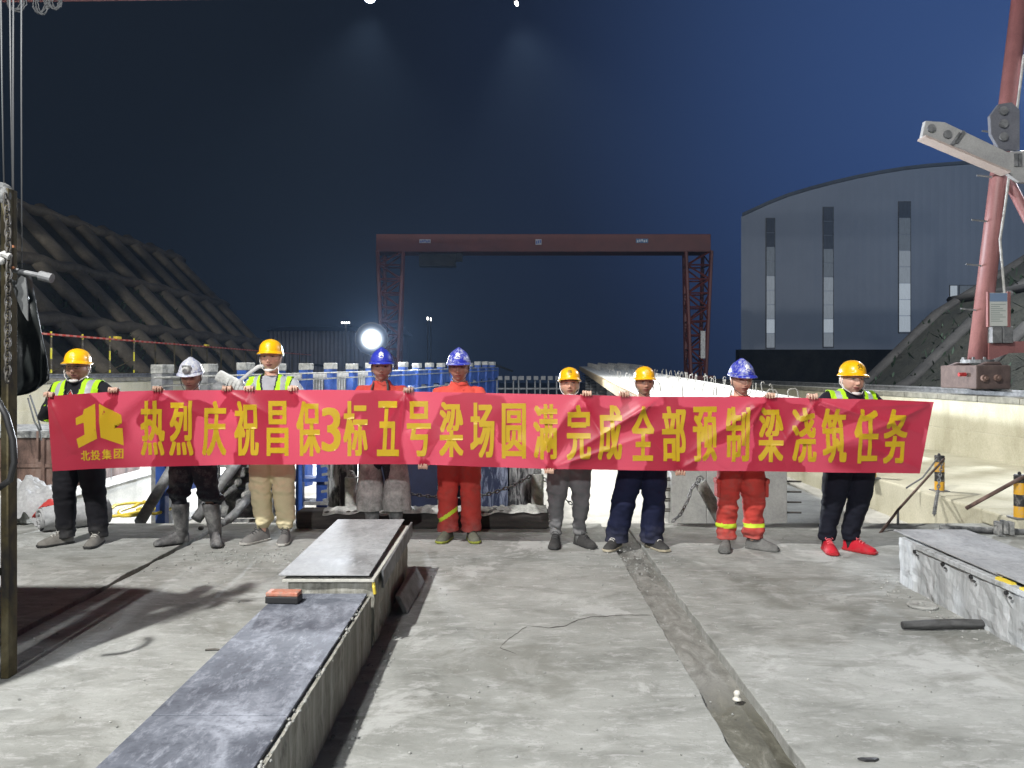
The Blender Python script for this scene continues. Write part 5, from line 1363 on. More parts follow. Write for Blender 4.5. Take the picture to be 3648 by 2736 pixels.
def helmet(parent, place, style, mat, inner, badge, name='hard_hat', a=0.0935, b=0.118, h=0.106, z0=0.047):
    """z0 is the height of the rim above the head's centre"""
    n = 2.35 if style == 'round' else 2.05
    def prof(q):                            # q 0 rim .. 1 top
        z = h*q; return (max(0, 1 - (z/h)**n))**(1/n), z
    nu, nvv = 72, 22
    def pt(th, q, off=0.0):
        r, z = prof(q); x = (a+off)*r*math.sin(th); y = -(b+off)*r*math.cos(th)
        if style == 'peak':
            z += 0.012*math.exp(-(x/0.020)**2)*(0.3 + 0.7*(1 - q*0.0))*min(1, q*2.2) + (0.006*math.exp(-((math.hypot(x, y)-0.0)/0.045)**4))
        else:
            z += 0.003*math.exp(-(x/0.025)**2)*min(1, q*2)
            if q > 0.12: z += 0.0
        return Vector((x, y, z0 + z + off*q))
    def brim(th, out, dz):                  # visor long in front, short lip behind
        f = max(0, math.cos(th)); e = out*(0.011 + (0.026 if style == 'round' else 0.030)*f**1.6)
        x = (a + e)*math.sin(th); y = -(b + e*1.1)*math.cos(th)
        droop = -0.006*out - (0.004 if style == 'round' else 0.010)*out*f - 0.011*out*abs(math.sin(th))**2*(1 if style == 'round' else 0.6)
        return Vector((x, y, z0 + dz + droop))
    rings = []
    TH = [2*math.pi*i/nu for i in range(nu)]
    rings.append([pt(t_, 0.0, -0.006) + Vector((0, 0, -0.001)) for t_ in TH])
    rings.append([brim(t_, 1.0, -0.004) for t_ in TH]); rings.append([brim(t_, 1.04, -0.001) for t_ in TH]); rings.append([brim(t_, 0.98, 0.0025) for t_ in TH]); rings.append([brim(t_, 0.25, 0.004) for t_ in TH])
    for j in range(nvv): rings.append([pt(t_, math.sin((j + 0.6)/nvv*math.pi/2*0.985)) for t_ in TH])
    m = MB(); m.loft([[place(p) for p in r] for r in rings], caps=False); 
    top = len(m.v); m.add([place(p) for p in rings[-1]], [tuple(range(nu))])
    hat = m.build(name, mat, parent, smooth=True)
    if style == 'peak':                      # raised band above the visor and the cap on the crown
        m = MB(); rb = []
        for off, q in ((0.0, 0.03), (0.0045, 0.04), (0.0045, 0.13), (0.0, 0.145)): rb.append([place(pt(t_, q, off)) for t_ in TH])
        m.loft(rb, caps=False); m.build('hat_band', mat, hat, smooth=True)
    m = MB(); rings = [[place(pt(t_, math.sin(j/10*math.pi/2*0.98), -0.007)) for t_ in TH] for j in range(11)]
    m.loft(rings, caps=False); m.add([place(Vector((p))) for p in [pt(t_, 0.999, -0.007) for t_ in TH]], [tuple(range(nu))]); m.build('lining', inner, hat, smooth=True)
    m = MB(); rings = [[place(Vector(((a-0.02)*math.sin(t_), -(b-0.024)*math.cos(t_), z0 + dz))) for t_ in TH] for dz in (-0.016, 0.012)]; m.loft(rings, caps=False); m.build('headband', flat('headband', (0.03, 0.03, 0.03), 0.8) if 'headband' not in bpy.data.materials else bpy.data.materials['headband'], hat, smooth=True)
    if badge is not None:                    # the emblem on the front
        m = MB()
        sc = 0.00013 if style == 'round' else 0.000135
        cx, cy = 656, 690
        def on(u, v):
            z = (v + (0.054 if style == 'round' else 0.052)); q = min(0.98, max(0.02, z/h)); r, _ = prof(q)
            s = max(-0.99, min(0.99, u/(a*r))); th = math.asin(s); p = pt(th, q, 0.0012); return place(p)
        for poly in LOGO:
            b_ = bmesh.new(); b_.faces.new([b_.verts.new(((x-cx)*sc, -(y-cy)*sc, 0)) for x, y in poly]); bmesh.ops.triangulate(b_, faces=b_.faces[:]); cut_grid(b_, -0.03, 0.03, -0.03, 0.03, 0.006)
            for i, v in enumerate(b_.verts): v.index = i
            m.add([on(v.co.x, v.co.y) for v in b_.verts], [tuple(v.index for v in f.verts) for f in b_.faces]); b_.free()
        for k in range(4):
            x = (-0.0125 + 0.0083*k); m.add([on(x - 0.003, -0.026), on(x + 0.003, -0.026), on(x + 0.003, -0.0205), on(x - 0.003, -0.0205)], [(0, 1, 2, 3)])
        m.build('emblem', badge, hat, fix=False)
    return hat

HM = {}
def plastic(name, c, rough=0.22):
    t = NT(name); g = t.noise(18, 6, 0.7)
    col = t.mix(t.ramp(g, [(0.60, (0,0,0)), (0.72, (0.35,)*3)]), c, tuple(k*0.72 for k in c))
    t.b.inputs['Coat Weight'].default_value = 0.3
    t.bump(g, 0.04, 0.003)
    return t.done(col, t.ramp(g, [(0.3, (rough,)*3), (0.75, (rough+0.2,)*3)]))
def splashed(name, base, mark, thr):
    t = NT(name); g = t.noise(38, 8, 0.75, dist=0.6); h = t.noise(12, 5, 0.6)
    k = t.m('ADD', t.m('MULTIPLY', g, 0.7), t.m('MULTIPLY', h, 0.3))
    c = t.mix(t.ramp(k, [(thr-0.03, (0,0,0)), (thr+0.04, (1,1,1))]), base, mark); t.bump(g, 0.25, 0.004)
    return t.done(c, 0.42)
HM['yellow'] = plastic('helmet_yellow', (0.83, 0.42, 0.004))
HM['blue'] = splashed('helmet_blue', (0.022, 0.032, 0.36), (0.42, 0.44, 0.55), 0.53)
HM['blueclean'] = splashed('helmet_blue_clean', (0.022, 0.035, 0.36), (0.34, 0.36, 0.5), 0.60)
HM['greyhat'] = splashed('helmet_dusty', (0.25, 0.27, 0.40), (0.48, 0.49, 0.52), 0.47)
HM['inner'] = flat('helmet_lining', (0.45, 0.40, 0.28), 0.7); HM['innerdark'] = flat('helmet_lining_dark', (0.05, 0.05, 0.06), 0.8)
HM['dark'] = flat('emblem_dark', (0.20, 0.13, 0.01), 0.5); HM['white'] = flat('emblem_white', (0.72, 0.72, 0.70), 0.5); HM['gold'] = flat('emblem_faded', (0.62, 0.46, 0.10), 0.5)
HM['strapw'] = flat('strap_white', (0.62, 0.61, 0.59), 0.6); HM['strapd'] = flat('strap_dark', (0.035, 0.035, 0.038), 0.8)
HM['hair'] = flat('black_hair', (0.010, 0.009, 0.009), 0.6)
def fabric(name, c, rough=0.85, var=0.25, dirt=None, dust=0.0):
    t = NT(name); f = t.noise(5, 6, 0.6); g = t.noise(300, 2, 0.5); w = t.noise(26, 4, 0.6, sc=(0.6, 0.6, 1.6))
    col = t.ramp(f, [(0.3, tuple(k*(1-var) for k in c)), (0.7, tuple(min(1, k*(1+var*0.6)) for k in c))])
    if dirt:
        d = t.noise(9, 8, 0.72); col = t.mix(t.ramp(d, [(0.50, (0,0,0)), (0.66, (0.8,)*3)]), col, dirt)
    if dust:                                # cement dust that has settled on the lower legs
        sx = t.n('ShaderNodeSeparateXYZ'); t.l(t.pos(), sx.inputs[0])
        k = t.m('ADD', t.m('MULTIPLY', sx.outputs[2], -2.2), t.noise(11, 7, 0.7))
        mr = t.n('ShaderNodeMapRange'); mr.inputs[1].default_value = 0.0; mr.inputs[2].default_value = 0.55; mr.inputs[4].default_value = dust; t.l(k, mr.inputs[0])
        col = t.mix(mr.outputs[0], col, (0.26, 0.255, 0.24))
    t.bump(t.m('ADD', t.m('MULTIPLY', w, 1.0), t.m('MULTIPLY', g, 0.15)), 0.35, 0.008)
    t.b.inputs['Sheen Weight'].default_value = 0.0; t.b.inputs['Specular IOR Level'].default_value = 0.25
    return t.done(col, rough)
FB = {'lime': fabric('vest_lime', (0.36, 0.66, 0.012), 0.7, 0.08), 'tape': fabric('reflective_tape', (0.32, 0.33, 0.35), 0.35, 0.06), 'trim': flat('vest_trim', (0.012, 0.012, 0.014), 0.8),
      'coral': fabric('orange_workwear', (0.46, 0.050, 0.038), 0.8, 0.2, (0.34, 0.075, 0.06), 0.4), 'coralbright': fabric('bright_orange_workwear', (0.56, 0.07, 0.05), 0.8, 0.1),
      'black': fabric('black_cotton', (0.009, 0.009, 0.012), dust=0.16), 'navy': fabric('navy_cotton', (0.007, 0.010, 0.034), dust=0.14), 'grey': fabric('grey_jersey', (0.155, 0.157, 0.16), dust=0.4), 'greytee': fabric('grey_tee', (0.34, 0.35, 0.38)),
      'cream': fabric('cream_twill', (0.60, 0.53, 0.33), 0.85, 0.12, dust=0.25), 'dirtynavy': fabric('muddy_workwear', (0.020, 0.021, 0.027), 0.85, 0.25, (0.10, 0.10, 0.10)), 'blackblue': fabric('blue_black_jersey', (0.006, 0.007, 0.014)), 'darkshirt': fabric('dark_shirt', (0.014, 0.012, 0.020)), 'redshirt': fabric('red_shirt', (0.45, 0.05, 0.045), 0.85, 0.2, (0.5, 0.35, 0.33)), 'greysleeve': fabric('grey_sleeve', (0.12, 0.12, 0.12))}
SH = {'taupe': fabric('taupe_shoe', (0.115, 0.105, 0.09), dust=0.6), 'boot': grime('rubber_boot', (0.035, 0.036, 0.038), (0.13, 0.13, 0.13), 8, 0.6, bump=0.3, c=(0.27, 0.27, 0.26)), 'grey': fabric('grey_shoe', (0.10, 0.097, 0.095), dust=0.5), 'olive': fabric('olive_shoe', (0.050, 0.056, 0.030), dust=0.35), 'blk': fabric('black_shoe', (0.012, 0.012, 0.013), dust=0.2), 'red': fabric('red_shoe', (0.46, 0.010, 0.024), 0.7, 0.25, (0.30, 0.06, 0.06)), 'solew': grime('pale_sole', (0.35, 0.34, 0.31), (0.55, 0.54, 0.5), 18, 0.8), 'soled': flat('dark_sole', (0.03, 0.03, 0.03), 0.8), 'soler': flat('red_sole', (0.36, 0.015, 0.02), 0.6), 'soley': grime('worn_cream_sole', (0.38, 0.33, 0.22), (0.5, 0.46, 0.36), 18, 0.8), 'lace': flat('lace', (0.55, 0.54, 0.5), 0.9), 'lacer': flat('pink_lace', (0.80, 0.16, 0.18), 0.8), 'laced': flat('dark_lace', (0.06, 0.06, 0.06), 0.9), 'laceo': flat('olive_sole', (0.20, 0.22, 0.03), 0.9), 'clay': grime('clay_shoe', (0.10, 0.10, 0.095), (0.22, 0.22, 0.21), 9, 0.9)}
M['lime2'] = flat('lime_band', (0.50, 0.66, 0.03), 0.7)

def shoe(parent, heel, ang, mats, tall=0.0, L=0.285, name='shoe', laces=True, k=1.0, low=False):
    """heel: point on the ground under the heel; ang: where the toe points (0 = to the viewer)"""
    d = Vector((math.sin(ang), -math.cos(ang), 0)); s = Vector((math.cos(ang), math.sin(ang), 0))
    prof = [(-.004, .024, .085), (.010, .034, .112), (.05, .041, .128), (.095, .044, .124), (.145, .049, .096), (.19, .055, .078), (.235, .055, .064), (.268, .045, .052), (.290, .026, .038)]
    if low: prof = [(q, w, h*0.82 if q < .12 else h) for q, w, h in prof]
    m = MB(); rings = []
    for q, w, h in prof:
        q *= L/0.285*k; w *= k; h *= k; c = heel + d*q; r = []
        for i in range(20):
            a = 2*math.pi*i/20; x = w*math.copysign(abs(math.cos(a))**0.75, math.cos(a)); z = (h - .012)*math.sin(a) if math.sin(a) > 0 else 0.006*math.sin(a)
            x *= 1.0 if math.sin(a) < 0.3 else 1 - 0.25*(math.sin(a)-0.3)
            r.append(c + s*x + Vector((0, 0, .016 + z)))
        rings.append(r)
    m.loft(rings); o = m.build(name, mats[0], parent, smooth=True)
    if name == 'shoe':
        sub = o.modifiers.new('s', 'SUBSURF'); sub.levels = 1; sub.render_levels = 1
    m = MB(); rings = []
    for q, w, h in prof:
        q = (q*1.03 - .004)*L/0.285*k; w = (w + .004)*k; c = heel + d*q
        up = 0.004 if q > .25*k else 0
        rings.append([c - s*w*0.92 + Vector((0, 0, up)), c + s*w*0.92 + Vector((0, 0, up)), c + s*w + Vector((0, 0, .020 + up)), c - s*w + Vector((0, 0, .020 + up))])
    m.loft(rings); m.build('sole', mats[1], o, bevel=0.004)
    if laces:
        m = MB()
        for j in range(4):
            q = (.105 + .024*j)*k; zt = (.130, .118, .104, .094)[j]*k; c = heel + d*q + Vector((0, 0, zt - 0.004)); m.tube([c - s*.026*k - Vector((0, 0, .010)), c - s*.012*k + Vector((0, 0, .001)), c + s*.012*k + Vector((0, 0, .001)), c + s*.026*k - Vector((0, 0, .010))], 0.0042, 6)
        c = heel + d*.10*k + Vector((0, 0, .124*k))
        for sg in (-1, 1): m.tube([c, c + s*.02*sg + d*.02 + Vector((0, 0, .008)), c + s*.035*sg + d*.035 - Vector((0, 0, .010))], 0.003, 5)
        m.build('laces', mats[2], o, smooth=True)
    return o

def person(P):
    x, y, zt = P['x'], P['y'], P['zt']; fat = P.get('fat', 1.0); wd = P.get('wide', 1.0)
    Hh = zt - 0.055; k = Hh/1.75
    hs = P.get('head', 1.14)                 # head size
    th = thing('person', (x, y, 0), P['label'], 'person', 'workers holding the banner')
    # head frame
    hc = Vector((x + P.get('lean', 0), y - 0.02 + P.get('fwd', 0), zt - 0.154*hs - 0.003))
    HR = Matrix.Rotation(P.get('yaw', 0), 3, 'Z') @ Matrix.Rotation(P.get('pitch', 0), 3, 'X') @ Matrix.Rotation(P.get('tilt', 0), 3, 'Y')
    HRi = HR.transposed()
    place = lambda p: hc + HR @ (Vector(p)*hs)
    sh_z = zt - P.get('shd', 0.365)*max(k, 0.94); hip_z = 0.50*Hh; kn_z = 0.275*Hh
    sw = 0.185*wd*k**0.5; neck_b = Vector((x + P.get('lean', 0)*0.5, y + 0.012, sh_z + 0.035))
    B = MB()
    # torso, neck
    tor = [(hip_z - 0.04, .150, .105), (hip_z + 0.06, .165, .115), (hip_z + 0.20, .152*fat, .108*fat**1.6), (sh_z - 0.25, .160*fat, .112*fat**1.5), (sh_z - 0.12, .178*fat**0.6, .115*fat), (sh_z - 0.04, .182*fat**0.4, .102), (sh_z + 0.005, .150*fat**0.4, .085), (sh_z + 0.035, .095, .070), (sh_z + 0.06, .064, .060)]
    tor = [(z, a*wd, b*wd) for z, a, b in tor]
    leanx = lambda z: x + P.get('lean', 0)*max(0, (z - hip_z))/(sh_z - hip_z)*0.6
    def torso(m, grow, z_lo=-9, z_hi=9):
        rs = [ring((leanx(z), y + 0.01, z), a + grow, b + grow, 28) for z, a, b in tor if z_lo <= z <= z_hi]
        m.loft(rs)
    torso(B, -0.012)
    ntop = place((0, 0.016, -0.06)); nr = 0.056*hs*fat**0.5
    B.tube([neck_b - Vector((0, -0.01, 0.05)), neck_b.lerp(ntop, 0.5) + Vector((0, 0.004, 0)), ntop], [nr*1.15, nr, nr*0.98], 18)
    head_mesh(B, place, P.get('face_fat', 1.0), 1.0, P.get('smile', 0.0))
    # legs (under the trousers) and where the feet go
    feet = []
    for i, (px, toe) in enumerate(P['feet']):
        fx = (px - 512)/F*y; feet.append((Vector((fx, y + 0.03, 0)), toe))
    hips = [Vector((x - 0.088*wd, y + 0.01, hip_z)), Vector((x + 0.088*wd, y + 0.01, hip_z))]
    legs = []
    for i in (0, 1):
        an = feet[i][0] + Vector((0, 0.0, 0.075)); kn = hips[i].lerp(an, 0.52) + Vector(((-0.012, 0.012)[i], -0.03, 0)); kn.z = kn_z
        legs.append((hips[i], kn, an))
        B.tube([hips[i] + Vector((0, 0, 0.02)), hips[i].lerp(kn, .5), kn, kn.lerp(an, .35), an, an - Vector((0, 0, 0.05))], [.070, .056, .042, .040, .032, .034], 14)
    # arms: shoulder, elbow, wrist
    arms = []
    for i, sg in ((0, -1), (1, 1)):
        Sh = Vector((leanx(sh_z) + sg*sw, y + 0.02, sh_z - 0.035)); h = P['hands'][i]
        up, fo = 0.295*k, 0.265*k
        if h is None or len(h) == 3 and h[2] == 'hide':
            Tg = Vector((x + sg*(0.34 if h is None else 0), YB(512 + x/6.8*F) + 0.10, sh_z - 0.30)) if h is None else Vector(((h[0]-512)/F*6.8, YB(h[0]) + 0.07, EYE - (h[1]-HZ)/F*6.8)); grip = None
            wr = Tg
        else:
            px, edge = h[0], h[1]; Yb = YB(px)
            X = px/q2; v = 0.0 if edge == 't' else 1.0
            zz = EYE - (pl(TOPL if edge == 't' else BOTL, X)*q2 - HZ)/F*Yb
            Tg = Vector(((px-512)/F*Yb, Yb - cloth_off(X, pl(TOPL if edge == 't' else BOTL, X))*1.15, zz)); zs = 1 if edge == 't' else -1
            grip = (Tg, zs); wr = Tg + Vector((sg*0.012, 0.060, -0.075*zs))
        D = wr - Sh; L = D.length
        if L > (up + fo)*0.985: s = L/((up+fo)*0.985); up *= s; fo *= s
        dd = D.normalized(); aa = (up*up - fo*fo + L*L)/(2*L); hh = math.sqrt(max(0.0004, up*up - aa*aa))
        pole = Vector((sg*0.75, 0.35, -1.0)); pole = (pole - dd*pole.dot(dd)).normalized()
        El = Sh + dd*aa + pole*hh
        arms.append((Sh, El, wr, grip, sg))
        B.tube([Sh + Vector((-sg*0.05, 0, 0.0)), Sh, Sh.lerp(El, .5), El, El.lerp(wr, .35), wr], [.050, .050*wd, .044*wd, .036, .038, .026], 14)
        if grip:
            hk = 0.98*k**0.3; T_, zs = grip
            # palm behind the cloth
            r = []
            for q, w, tk in ((0, .024, .017), (.3, .030, .016), (.7, .041, .014), (1.0, .043, .011)):
                c = wr.lerp(T_ + Vector((sg*0.003, 0.020, 0.022*zs)), q); r.append([c + Vector((w*hk*math.cos(a), tk*hk*math.sin(a), 0.25*tk*math.sin(a))) for a in [2*math.pi*j/14 for j in range(14)]])
            B.loft(r)
            for f, (dx, ln, rr_) in enumerate(((-0.034, 0.86, .0080), (-0.0115, 1.0, .0088), (0.0115, 1.04, .0090), (0.034, 0.95, .0086))):
                if sg > 0: dx = -dx                # little finger on the outside
                dx *= hk
                jig = 0.003*math.sin(f*2.1 + px)
                pts = [T_ + Vector((dx*0.95, 0.024, (0.010)*zs)), T_ + Vector((dx, 0.012, (0.030 + jig)*zs)), T_ + Vector((dx*1.04, -0.010 - 0.006*ln, (0.033 + jig)*zs)), T_ + Vector((dx*1.05, -0.0215, (0.014)*zs)), T_ + Vector((dx*1.02, -0.0185, (0.010 - 0.022*ln)*zs))]
                B.tube(pts, [rr_*1.05*hk, rr_*1.1*hk, rr_*1.05*hk, rr_*0.98*hk, rr_*0.70*hk], 10)
            tb = wr.lerp(T_, 0.45)
            B.tube([tb - Vector((sg*0.020, -0.004, 0)), tb + Vector((-sg*0.045, 0.006, 0.012*zs)), T_ + Vector((-sg*0.052, 0.020, -0.012*zs)), T_ + Vector((-sg*0.050, 0.012, 0.010*zs))], [.013, .0115, .0100, .0075], 10)
    me = remesh(B, 0.0054, 3, 0.45)
    c = verts_of(me); hv = (c - np.array(hc)) @ np.array(HR) / hs
    neckcut = hv[:, 2] < -0.135
    hv[neckcut, 1] = 0.5
    at = me.attributes.new('face', 'FLOAT_VECTOR', 'POINT'); at.data.foreach_set('vector', np.ascontiguousarray(hv).ravel().astype(np.float32))
    body = fmesh(me, [skin_mat('skin', P.get('skin', (0.40, 0.235, 0.165)), P.get('brow', 0.9), smile=P.get('smile', 0.0), shut=P.get('shut', False))], th, 'body')
    # hair under the helmet
    hm_ = MB(); e = MB(); e.ell((0, 0, 0), (0.0815, 0.099, 0.118), 40, 28)
    keep = []
    for f in e.f:
        cc = sum((Vector(e.v[i]) for i in f), Vector())/len(f)
        low = -0.045 if cc.y > 0.035 else (-0.012 if cc.y > -0.008 else (0.030 if cc.y > -0.045 else 0.075))
        if cc.z > low and not (abs(cc.x) > 0.06 and -0.012 < cc.y < 0.03 and cc.z < 0.03): keep.append(f)
    hm_.add([place(Vector(v) + Vector((0, 0.006, 0.004))) for v in e.v], keep); ho = hm_.build('hair', HM['hair'], th, smooth=True); ho.modifiers.new('s', 'SOLIDIFY').thickness = 0.006
    # helmet and strap
    hat = helmet(th, place, P['hat'][0], HM[P['hat'][1]], HM['inner' if P['hat'][1] == 'yellow' else 'innerdark'], HM[P['hat'][2]] if P['hat'][2] else None)
    if P.get('strap'):
        sm = HM['strapw' if P['strap'] in ('cup', 'white') else 'strapd']; ff = P.get('face_fat', 1.0); m = MB()
        for sg in (-1, 1):
            a = [(sg*0.086, -0.015, 0.020), (sg*0.084*ff, -0.022, -0.03), (sg*0.072*ff, -0.040, -0.070), (sg*0.036*ff, -0.078, -0.104)]
            if P['strap'] != 'cup': a.append((0, -0.086, -0.121))
            m.tube([place(p) for p in a], 0.0027*hs, 6, flat=1.6)
            m.tube([place(p) for p in ((sg*0.088, 0.03, 0.020), (sg*0.084*ff, 0.012, -0.03), (sg*0.073*ff, -0.036, -0.068))], 0.0024*hs, 6)
        so = m.build('chin_strap', sm, hat, smooth=True)
        if P['strap'] == 'cup':
            m = MB(); r = []
            for j in range(9):
                q = -1 + 2*j/8; X = 0.036*q; cy = -0.094 + 0.018*q*q; cz = -0.104 + 0.004*q*q; w = 0.012*(1 - 0.45*q*q)
                r.append([place((X + 0, cy + 0.005*math.cos(a)*-1, cz + w*math.sin(a))) for a in [2*math.pi*i/10 for i in range(10)]])
            m.loft(r); m.build('chin_cup', HM['strapw'], so, smooth=True)
    if P.get('glasses'):
        m = MB()
        for sg in (-1, 1):
            m.tube([place((sg*0.034 + 0.023*math.cos(a), -0.100 + 0.008*abs(math.cos(a)*sg + 1)*0.5 + 0.006*(abs(math.cos(a))), 0.006 + 0.016*math.sin(a))) for a in [2*math.pi*i/20 for i in range(21)]], 0.0014, 5)
            m.tube([place((sg*0.057, -0.094, 0.010)), place((sg*0.078, -0.04, 0.010)), place((sg*0.081, 0.0, 0.006))], 0.0014, 5)
        m.tube([place((-0.011, -0.101, 0.010)), place((0.011, -0.101, 0.010))], 0.0014, 5)
        m.build('glasses', HM['strapd'], th)
    if P.get('headlamp'):
        m = MB(); c0 = Vector((0.0, -0.136, 0.082)); m.tube([place(c0 + Vector((0, 0.03, 0))), place(c0), place(c0 + Vector((0, -0.018, -0.004)))], [0.030*hs, 0.030*hs, 0.026*hs], 16); hl = m.build('headlamp', M['white'], hat, bevel=0.003)
        m = MB(); m.tube([place(c0 + Vector((0, -0.0185, -0.004))), place(c0 + Vector((0, -0.022, -0.005)))], 0.020*hs, 16); m.build('lens', M['steel'], hl)
        m = MB(); m.box((0, 0, 0), (0.07, 0.02, 0.022)); m.v = [tuple(place(Vector(v) + c0 + Vector((0, 0.022, 0.026)))) for v in m.v]; m.build('mount', M['dirty'], hl, bevel=0.003)
    # shirt
    sl = P.get('sleeve', 'long'); Sm = MB(); torso(Sm, 0.006, z_hi=sh_z + 0.04)
    nb = neck_b
    Sm.tube([nb - Vector((0, 0, 0.04)), nb + Vector((0, 0, 0.012 if not P.get('collar') else 0.035))], [nr*1.55, nr*1.34], 22)
    for Sh, El, wr, grip, sg in arms:
        if sl == 'long':
            Sm.tube([Sh + Vector((-sg*0.06, 0, 0.008)), Sh + Vector((sg*0.004, 0, 0.004)), Sh.lerp(El, .5), El, El.lerp(wr, .45), El.lerp(wr, .86)], [.060, .066*wd, .060*wd, .054, .050, .040], 18)
        else:
            Sm.tube([Sh + Vector((-sg*0.06, 0, 0.008)), Sh + Vector((sg*0.004, 0, 0.004)), Sh.lerp(El, .5), Sh.lerp(El, .78)], [.060, .066*wd, .064*wd, .066*wd], 18)
    me = remesh(Sm, 0.009, 3)
    c = verts_of(me); nn = normals_of(me)
    w = np.array([noise.noise(Vector((p[0]*7, p[1]*7 + x*3, p[2]*13))) for p in c]); c = c + nn*(w*0.010)[:, None]; set_verts(me, c)
    vest_src = me.copy() if P.get('vest') else None
    smats = [FB[P['shirt']]]; shirt = fmesh(me, smats, th, 'shirt')
    if P.get('print'):
        m = MB(); zz0 = sh_z - 0.045
        zig = [(-.085, -.02), (-.05, -.075), (-.005, .0), (.035, -.07), (.085, -.035)]
        f_y = lambda X, Z: y + 0.01 - (0.115*fat*wd + 0.012) + 0.35*X*X/0.18 + 0.004
        pts = [Vector((x + a, f_y(a, b) + (0.0 if b < -0.05 else 0.022*(b + 0.05)/0.05), zz0 + b)) for a, b in zig]
        m.tube(pts, 0.007, 6, flat=0.6); m.build('zigzag_print', flat('print_white', (0.7, 0.66, 0.66), 0.8), shirt)
        m = MB(); lowp = [p + Vector((0, -0.001, -0.012)) for p in pts]; m.add(lowp + [p + Vector((0, -0.012, -0.10)) for p in pts], [(i, i+1, len(pts)+i+1, len(pts)+i) for i in range(len(pts)-1)]); m.build('red_print', M['redcloth'], shirt, fix=False)
    if P.get('collar'):
        m = MB()
        for sg in (-1, 1):
            p_ = nb + Vector((0, 0, 0.03)); m.prism([tuple(p_ + Vector(v)) for v in ((sg*0.010, -0.082, -0.045), (sg*0.068, -0.045, 0.012), (sg*0.078, 0.0, 0.016), (sg*0.085, -0.055, -0.035), (sg*0.045, -0.100, -0.075))], (0, 0.006, 0.004))
        m.build('collar', FB[P['shirt']], shirt, bevel=0.002)
    if P.get('vest'):
        me = vest_src; c = verts_of(me); nn = normals_of(me); c = c + nn*0.011; set_verts(me, c)
        b = bmesh.new(); b.from_mesh(me); dead = []; tops = sh_z + 0.03
        for f in b.faces:
            p = f.calc_center_median(); ax = abs(p.x - leanx(p.z)); fr = p.y < y
            vw = 0.0 if p.z < sh_z - 0.30 else 0.008 + 0.062*min(1, max(0, (p.z - (sh_z - 0.30))/0.30))
            lim = (0.150*wd + 0.02) if p.z > sh_z - 0.16 else 0.40
            armout = False
            for Sh, El, wr, grip, sg in arms:
                dl = (p - Sh); 
                if sg*(p.x - Sh.x) > 0.012 and p.z > sh_z - 0.40: armout = True
            if armout or p.y < y - 0.165*fat**0.8 or ax > 0.205*wd*fat**0.5 + 0.01 or p.z < P.get('vest_lo', hip_z + 0.02) or (fr and ax < vw) or p.z > tops + 0.012 and ax < 0.070 or (not fr and ax < 0.075 and p.z > sh_z + 0.0): dead.append(f)
            else:
                s0 = 0.108*wd
                if s0 < ax < s0 + 0.044 and p.z > sh_z - 0.45: f.material_index = 1
                elif abs(p.z - (sh_z - 0.36)) < 0.025: f.material_index = 1
                elif fr and ax < vw + 0.011: f.material_index = 2
        bmesh.ops.delete(b, geom=dead, context='FACES')
        b.to_mesh(me); b.free()
        v = fmesh(me, [FB['lime'], FB['tape'], FB['trim']], th, 'vest'); md = v.modifiers.new('t', 'SOLIDIFY'); md.thickness = 0.006; md.offset = 1
    # trousers
    T = MB(); st = P['trousers']; R_ = st['r']              # radii: thigh, mid thigh, knee, calf, hem
    T.loft([ring((x, y + 0.01, z), a*wd + 0.012, b*wd*fat**0.5 + 0.012, 28) for z, a, b in ((hip_z - 0.02, .150, .112), (hip_z + 0.05, .165, .118), (hip_z + 0.16, .155*fat, .112))])
    for i, (hp, kn, an) in enumerate(legs):
        hem = Vector((an.x, an.y + 0.0, st.get('hem', 0.065))); c1 = kn.lerp(hem, .45) + Vector((0, 0.015, 0))
        T.tube([hp + Vector((0, 0, 0.03)), hp.lerp(kn, .30), hp.lerp(kn, .68), kn, c1, hem + Vector((0, 0, 0.05)), hem], [R_[0], R_[0], R_[1], R_[2], R_[3], R_[4], R_[5]], 22)
    me = remesh(T, 0.0085, 3)
    c = verts_of(me); nn = normals_of(me); A = st.get('wr', 0.012); o_ = np.zeros(len(c))
    for i, p in enumerate(c):
        z = p[2]; leg = 0 if p[0] < x else 1
        kn_w = math.exp(-((z - kn_z)/0.10)**2) + 1.25*math.exp(-((z - st.get('hem', .065) - 0.08)/0.09)**2) + 0.35 + 0.6*math.exp(-((z - hip_z + 0.08)/0.07)**2)
        d_ = noise.noise(Vector((p[0]*5 + leg*3, p[1]*5, z*17 + 2.5*p[0]))) + 0.7*noise.noise(Vector((p[0]*11, p[1]*9 + x, z*9 - p[0]*9*(1 if leg else -1)))) + 0.5*noise.noise(Vector((p[0]*16 + x, p[1]*14, z*30)))
        o_[i] = A*kn_w*d_*0.9
    set_verts(me, c + nn*o_[:, None])
    b = st.get('band')
    if b:
        for p in me.polygons:
            q = p.center; leg = 0 if q.x < x else 1
            zb = b[leg] if not callable(b[leg]) else b[leg](q.x - legs[leg][2].x)
            if zb and abs(q.z - zb) < 0.021: p.material_index = 1
    tr = fmesh(me, [FB[st['mat']], M['lime2']], th, 'trousers')
    if st.get('pocket'):
        m = MB()
        for i, sg in ((0, -1), (1, 1)):
            q = legs[i][0].lerp(legs[i][1], .72); m.box((q.x + sg*(R_[1] - 0.004), q.y - 0.02, q.z), (0.03, 0.12, 0.16)); m.box((q.x + sg*(R_[1] + 0.002), q.y - 0.02, q.z + 0.065), (0.034, 0.13, 0.05))
        m.build('cargo_pocket', FB[st['mat']], tr, bevel=0.012)
